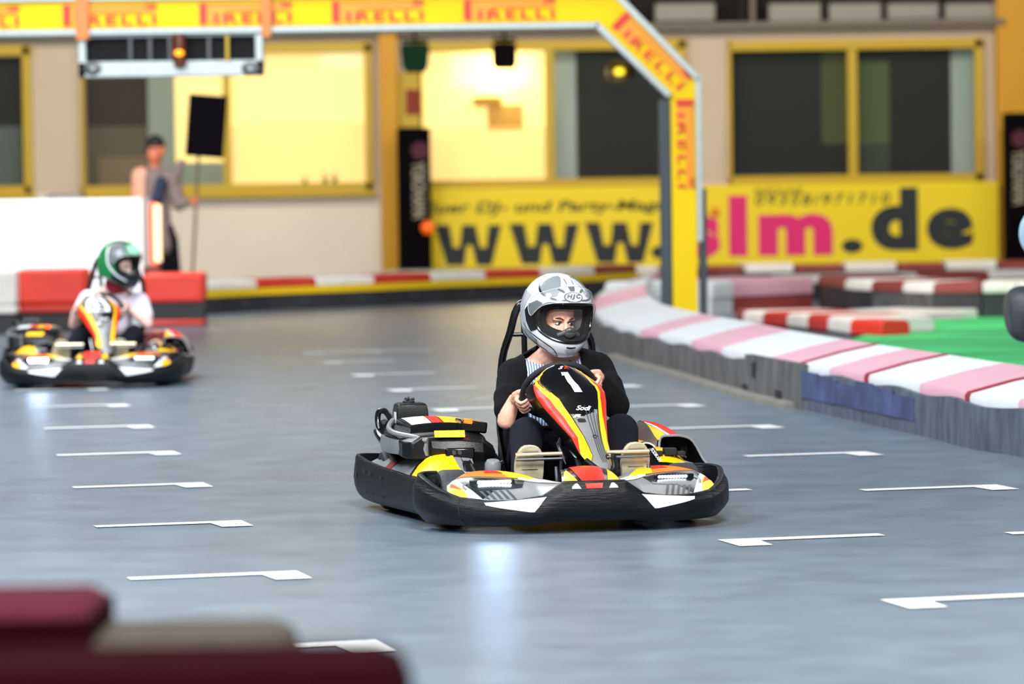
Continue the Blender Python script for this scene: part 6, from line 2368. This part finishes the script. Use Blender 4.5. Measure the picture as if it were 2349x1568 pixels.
bd.cap(Vector((-0.02, -0.02, 0.50)), 0.065, ftl, 0.045)
bd.cap(hipr, 0.10, Vector((0.10, 0.0, 0.50)), 0.065)
bd.cap(Vector((0.10, 0.0, 0.50)), 0.065, ftr, 0.045)
for f_ in (ftl, ftr):
    bd.cap(f_ + Vector((0, 0.03, -0.01)), 0.045, f_ + Vector((0.03, -0.16, -0.02)), 0.036)
mbody = blob('body', bd, mat('warm_lit_skin', (214, 120, 80), 0.6), ms, 0.011, 2)
face_parts(Tm, mbody, 1.3, Rm)
hr = MB()
hr.ball(hd_ + Vector((-0.01, 0.03, 0.065)), (0.118, 0.135, 0.125))
hr.ball(hd_ + Vector((-0.03, 0.06, 0.0)), (0.10, 0.10, 0.15))
blob('hair', hr, M['hair'], ms, 0.012, 2, cut=lambda p: False)
g_ = MB()
g_.cap(shl, 0.105, shr, 0.105)
g_.cap(mp(352, 412), 0.165, mp(360, 500), 0.165)
g_.cap(mp(360, 500), 0.165, mp(366, 560), 0.17)
g_.cap(shr, 0.10, elr, 0.085)
g_.cap(elr, 0.085, elr.lerp(wr_, 0.8), 0.062)
g_.cap(mp(395, 420, -0.05), 0.07, mp(418, 372, -0.05), 0.045)
blob('coat', g_, mat('grey_coat', (128, 112, 108), 0.9), ms, 0.014, 3)
g_ = MB()
g_.cap(shl + Vector((-0.01, -0.02, 0)), 0.118, ell + Vector((0, -0.02, 0)), 0.098)
g_.cap(ell + Vector((0, -0.02, 0)), 0.098, ell.lerp(wl, 0.5), 0.07)
blob('sleeve', g_, mat('orange_lit_sleeve', (240, 172, 140), 0.9), ms, 0.014, 3)  # orange light on this arm is put into the sleeve colour
g_ = MB()
g_.cap(mp(372, 418, -0.13), 0.075, mp(364, 455, -0.14), 0.075)
blob('vest', g_, mat('navy_vest', (44, 50, 74), 0.9), ms, 0.014, 3)
g_ = MB()
g_.cap(hipl, 0.115, Vector((-0.02, -0.02, 0.50)), 0.085)
g_.cap(Vector((-0.02, -0.02, 0.50)), 0.085, ftl + Vector((0, 0, 0.04)), 0.068)
g_.cap(hipr, 0.115, Vector((0.10, 0.0, 0.50)), 0.085)
g_.cap(Vector((0.10, 0.0, 0.50)), 0.085, ftr + Vector((0, 0, 0.04)), 0.068)
g_.cap(hipl, 0.12, hipr, 0.12)
blob('trousers', g_, M['trousers'], ms, 0.014, 3)
# the board on its pole
p0, p1 = polex(0.0), polex(1.0)
d_ = (p1 - p0).normalized()
p1 = p0 + d_ * ((p0.z - 0.35) / -d_.z)
off = Vector((0, -0.12, 0))
mb = MB()
mb.tube([p0 + off, p1 + off], 0.018, 10)
bo = tag(mb.build('signal_board', mat('brown_pole', (104, 84, 62), 0.6)), 'black board on a thin pole held upright by the marshal', 'signal board')
mb = MB()
cB = P(473, 289, PY - 0.16)
w_, h_ = 88 * sc_, 142 * sc_
mb.box(cB, (w_, 0.03, h_), Matrix.Rotation(radians(5.0), 3, 'Y'))
mb.build('board', mat('matt_black_board', (10, 8, 12), 0.9, spec=0.05), bo, bevel=0.01)

# machine on the ledge behind the white board
mb = MB()
c = P(150, 450, 45.2)
mb.box((c.x, 45.3, (c.z + 0.03) / 2), (0.45, 0.4, c.z + 0.03))
tag(mb.build('machine', mat('dull_grey_machine', (130, 122, 112), 0.6), bevel=0.05), 'grey machine just showing over the white board', 'machine')

# ------------------------------------------------------------------ close, out-of-focus barrier at the lower left
M['maroon'] = mat('maroon_vinyl', (50, 8, 18), 0.95, var=0.1, spec=0.05)
M['rosy'] = mat('dusty_red_vinyl', (98, 42, 56), 0.95, var=0.1, spec=0.05)
M['khaki'] = mat('khaki_vinyl', (92, 86, 78), 0.95, var=0.1, spec=0.05)
NY = 6.6


def cushion(x0, x1, z0, z1, y0, y1, m, lab, group=None, strip=None):
    mb = MB()
    mb.box(((x0 + x1) / 2, (y0 + y1) / 2, (z0 + z1) / 2), (x1 - x0, y1 - y0, z1 - z0))
    o = mb.build('cushion', m, bevel=0.05)
    tag(o, lab, 'cushion', group)
    if strip:
        mb = MB()
        mb.box(((x0 + x1) / 2, (y0 + y1) / 2, z0 + 0.02), (x1 - x0 + 0.01, y1 - y0 + 0.01, 0.05))
        mb.build('piping', strip, o)
    return o


a, b = P(-300, 1400, NY), P(200, 1400, NY)
zt_ = P(100, 1392, NY).z
zm = P(100, 1480, NY).z
cushion(a.x, b.x, zm, zt_, NY, NY + 0.4, M['rosy'], 'blurred dusty red cushion close to the camera, lower left corner', strip=M['maroon'])
NK = 6.3
a, b = P(-300, 1500, NK), P(640, 1500, NK)
zk = P(200, 1484, NK).z
cushion(a.x, b.x, 0.0, zm, NY - 0.02, NY + 0.42, M['khaki'], 'blurred khaki block under the dusty red cushion, lower left')
NM = 5.3
a, b = P(-400, 1550, NM), P(930, 1550, NM)
zq = P(300, 1548, NM).z
cushion(a.x, b.x, 0.0, zq, NM, NM + 0.4, M['maroon'], 'blurred dark maroon block along the bottom left edge, nearest the camera')
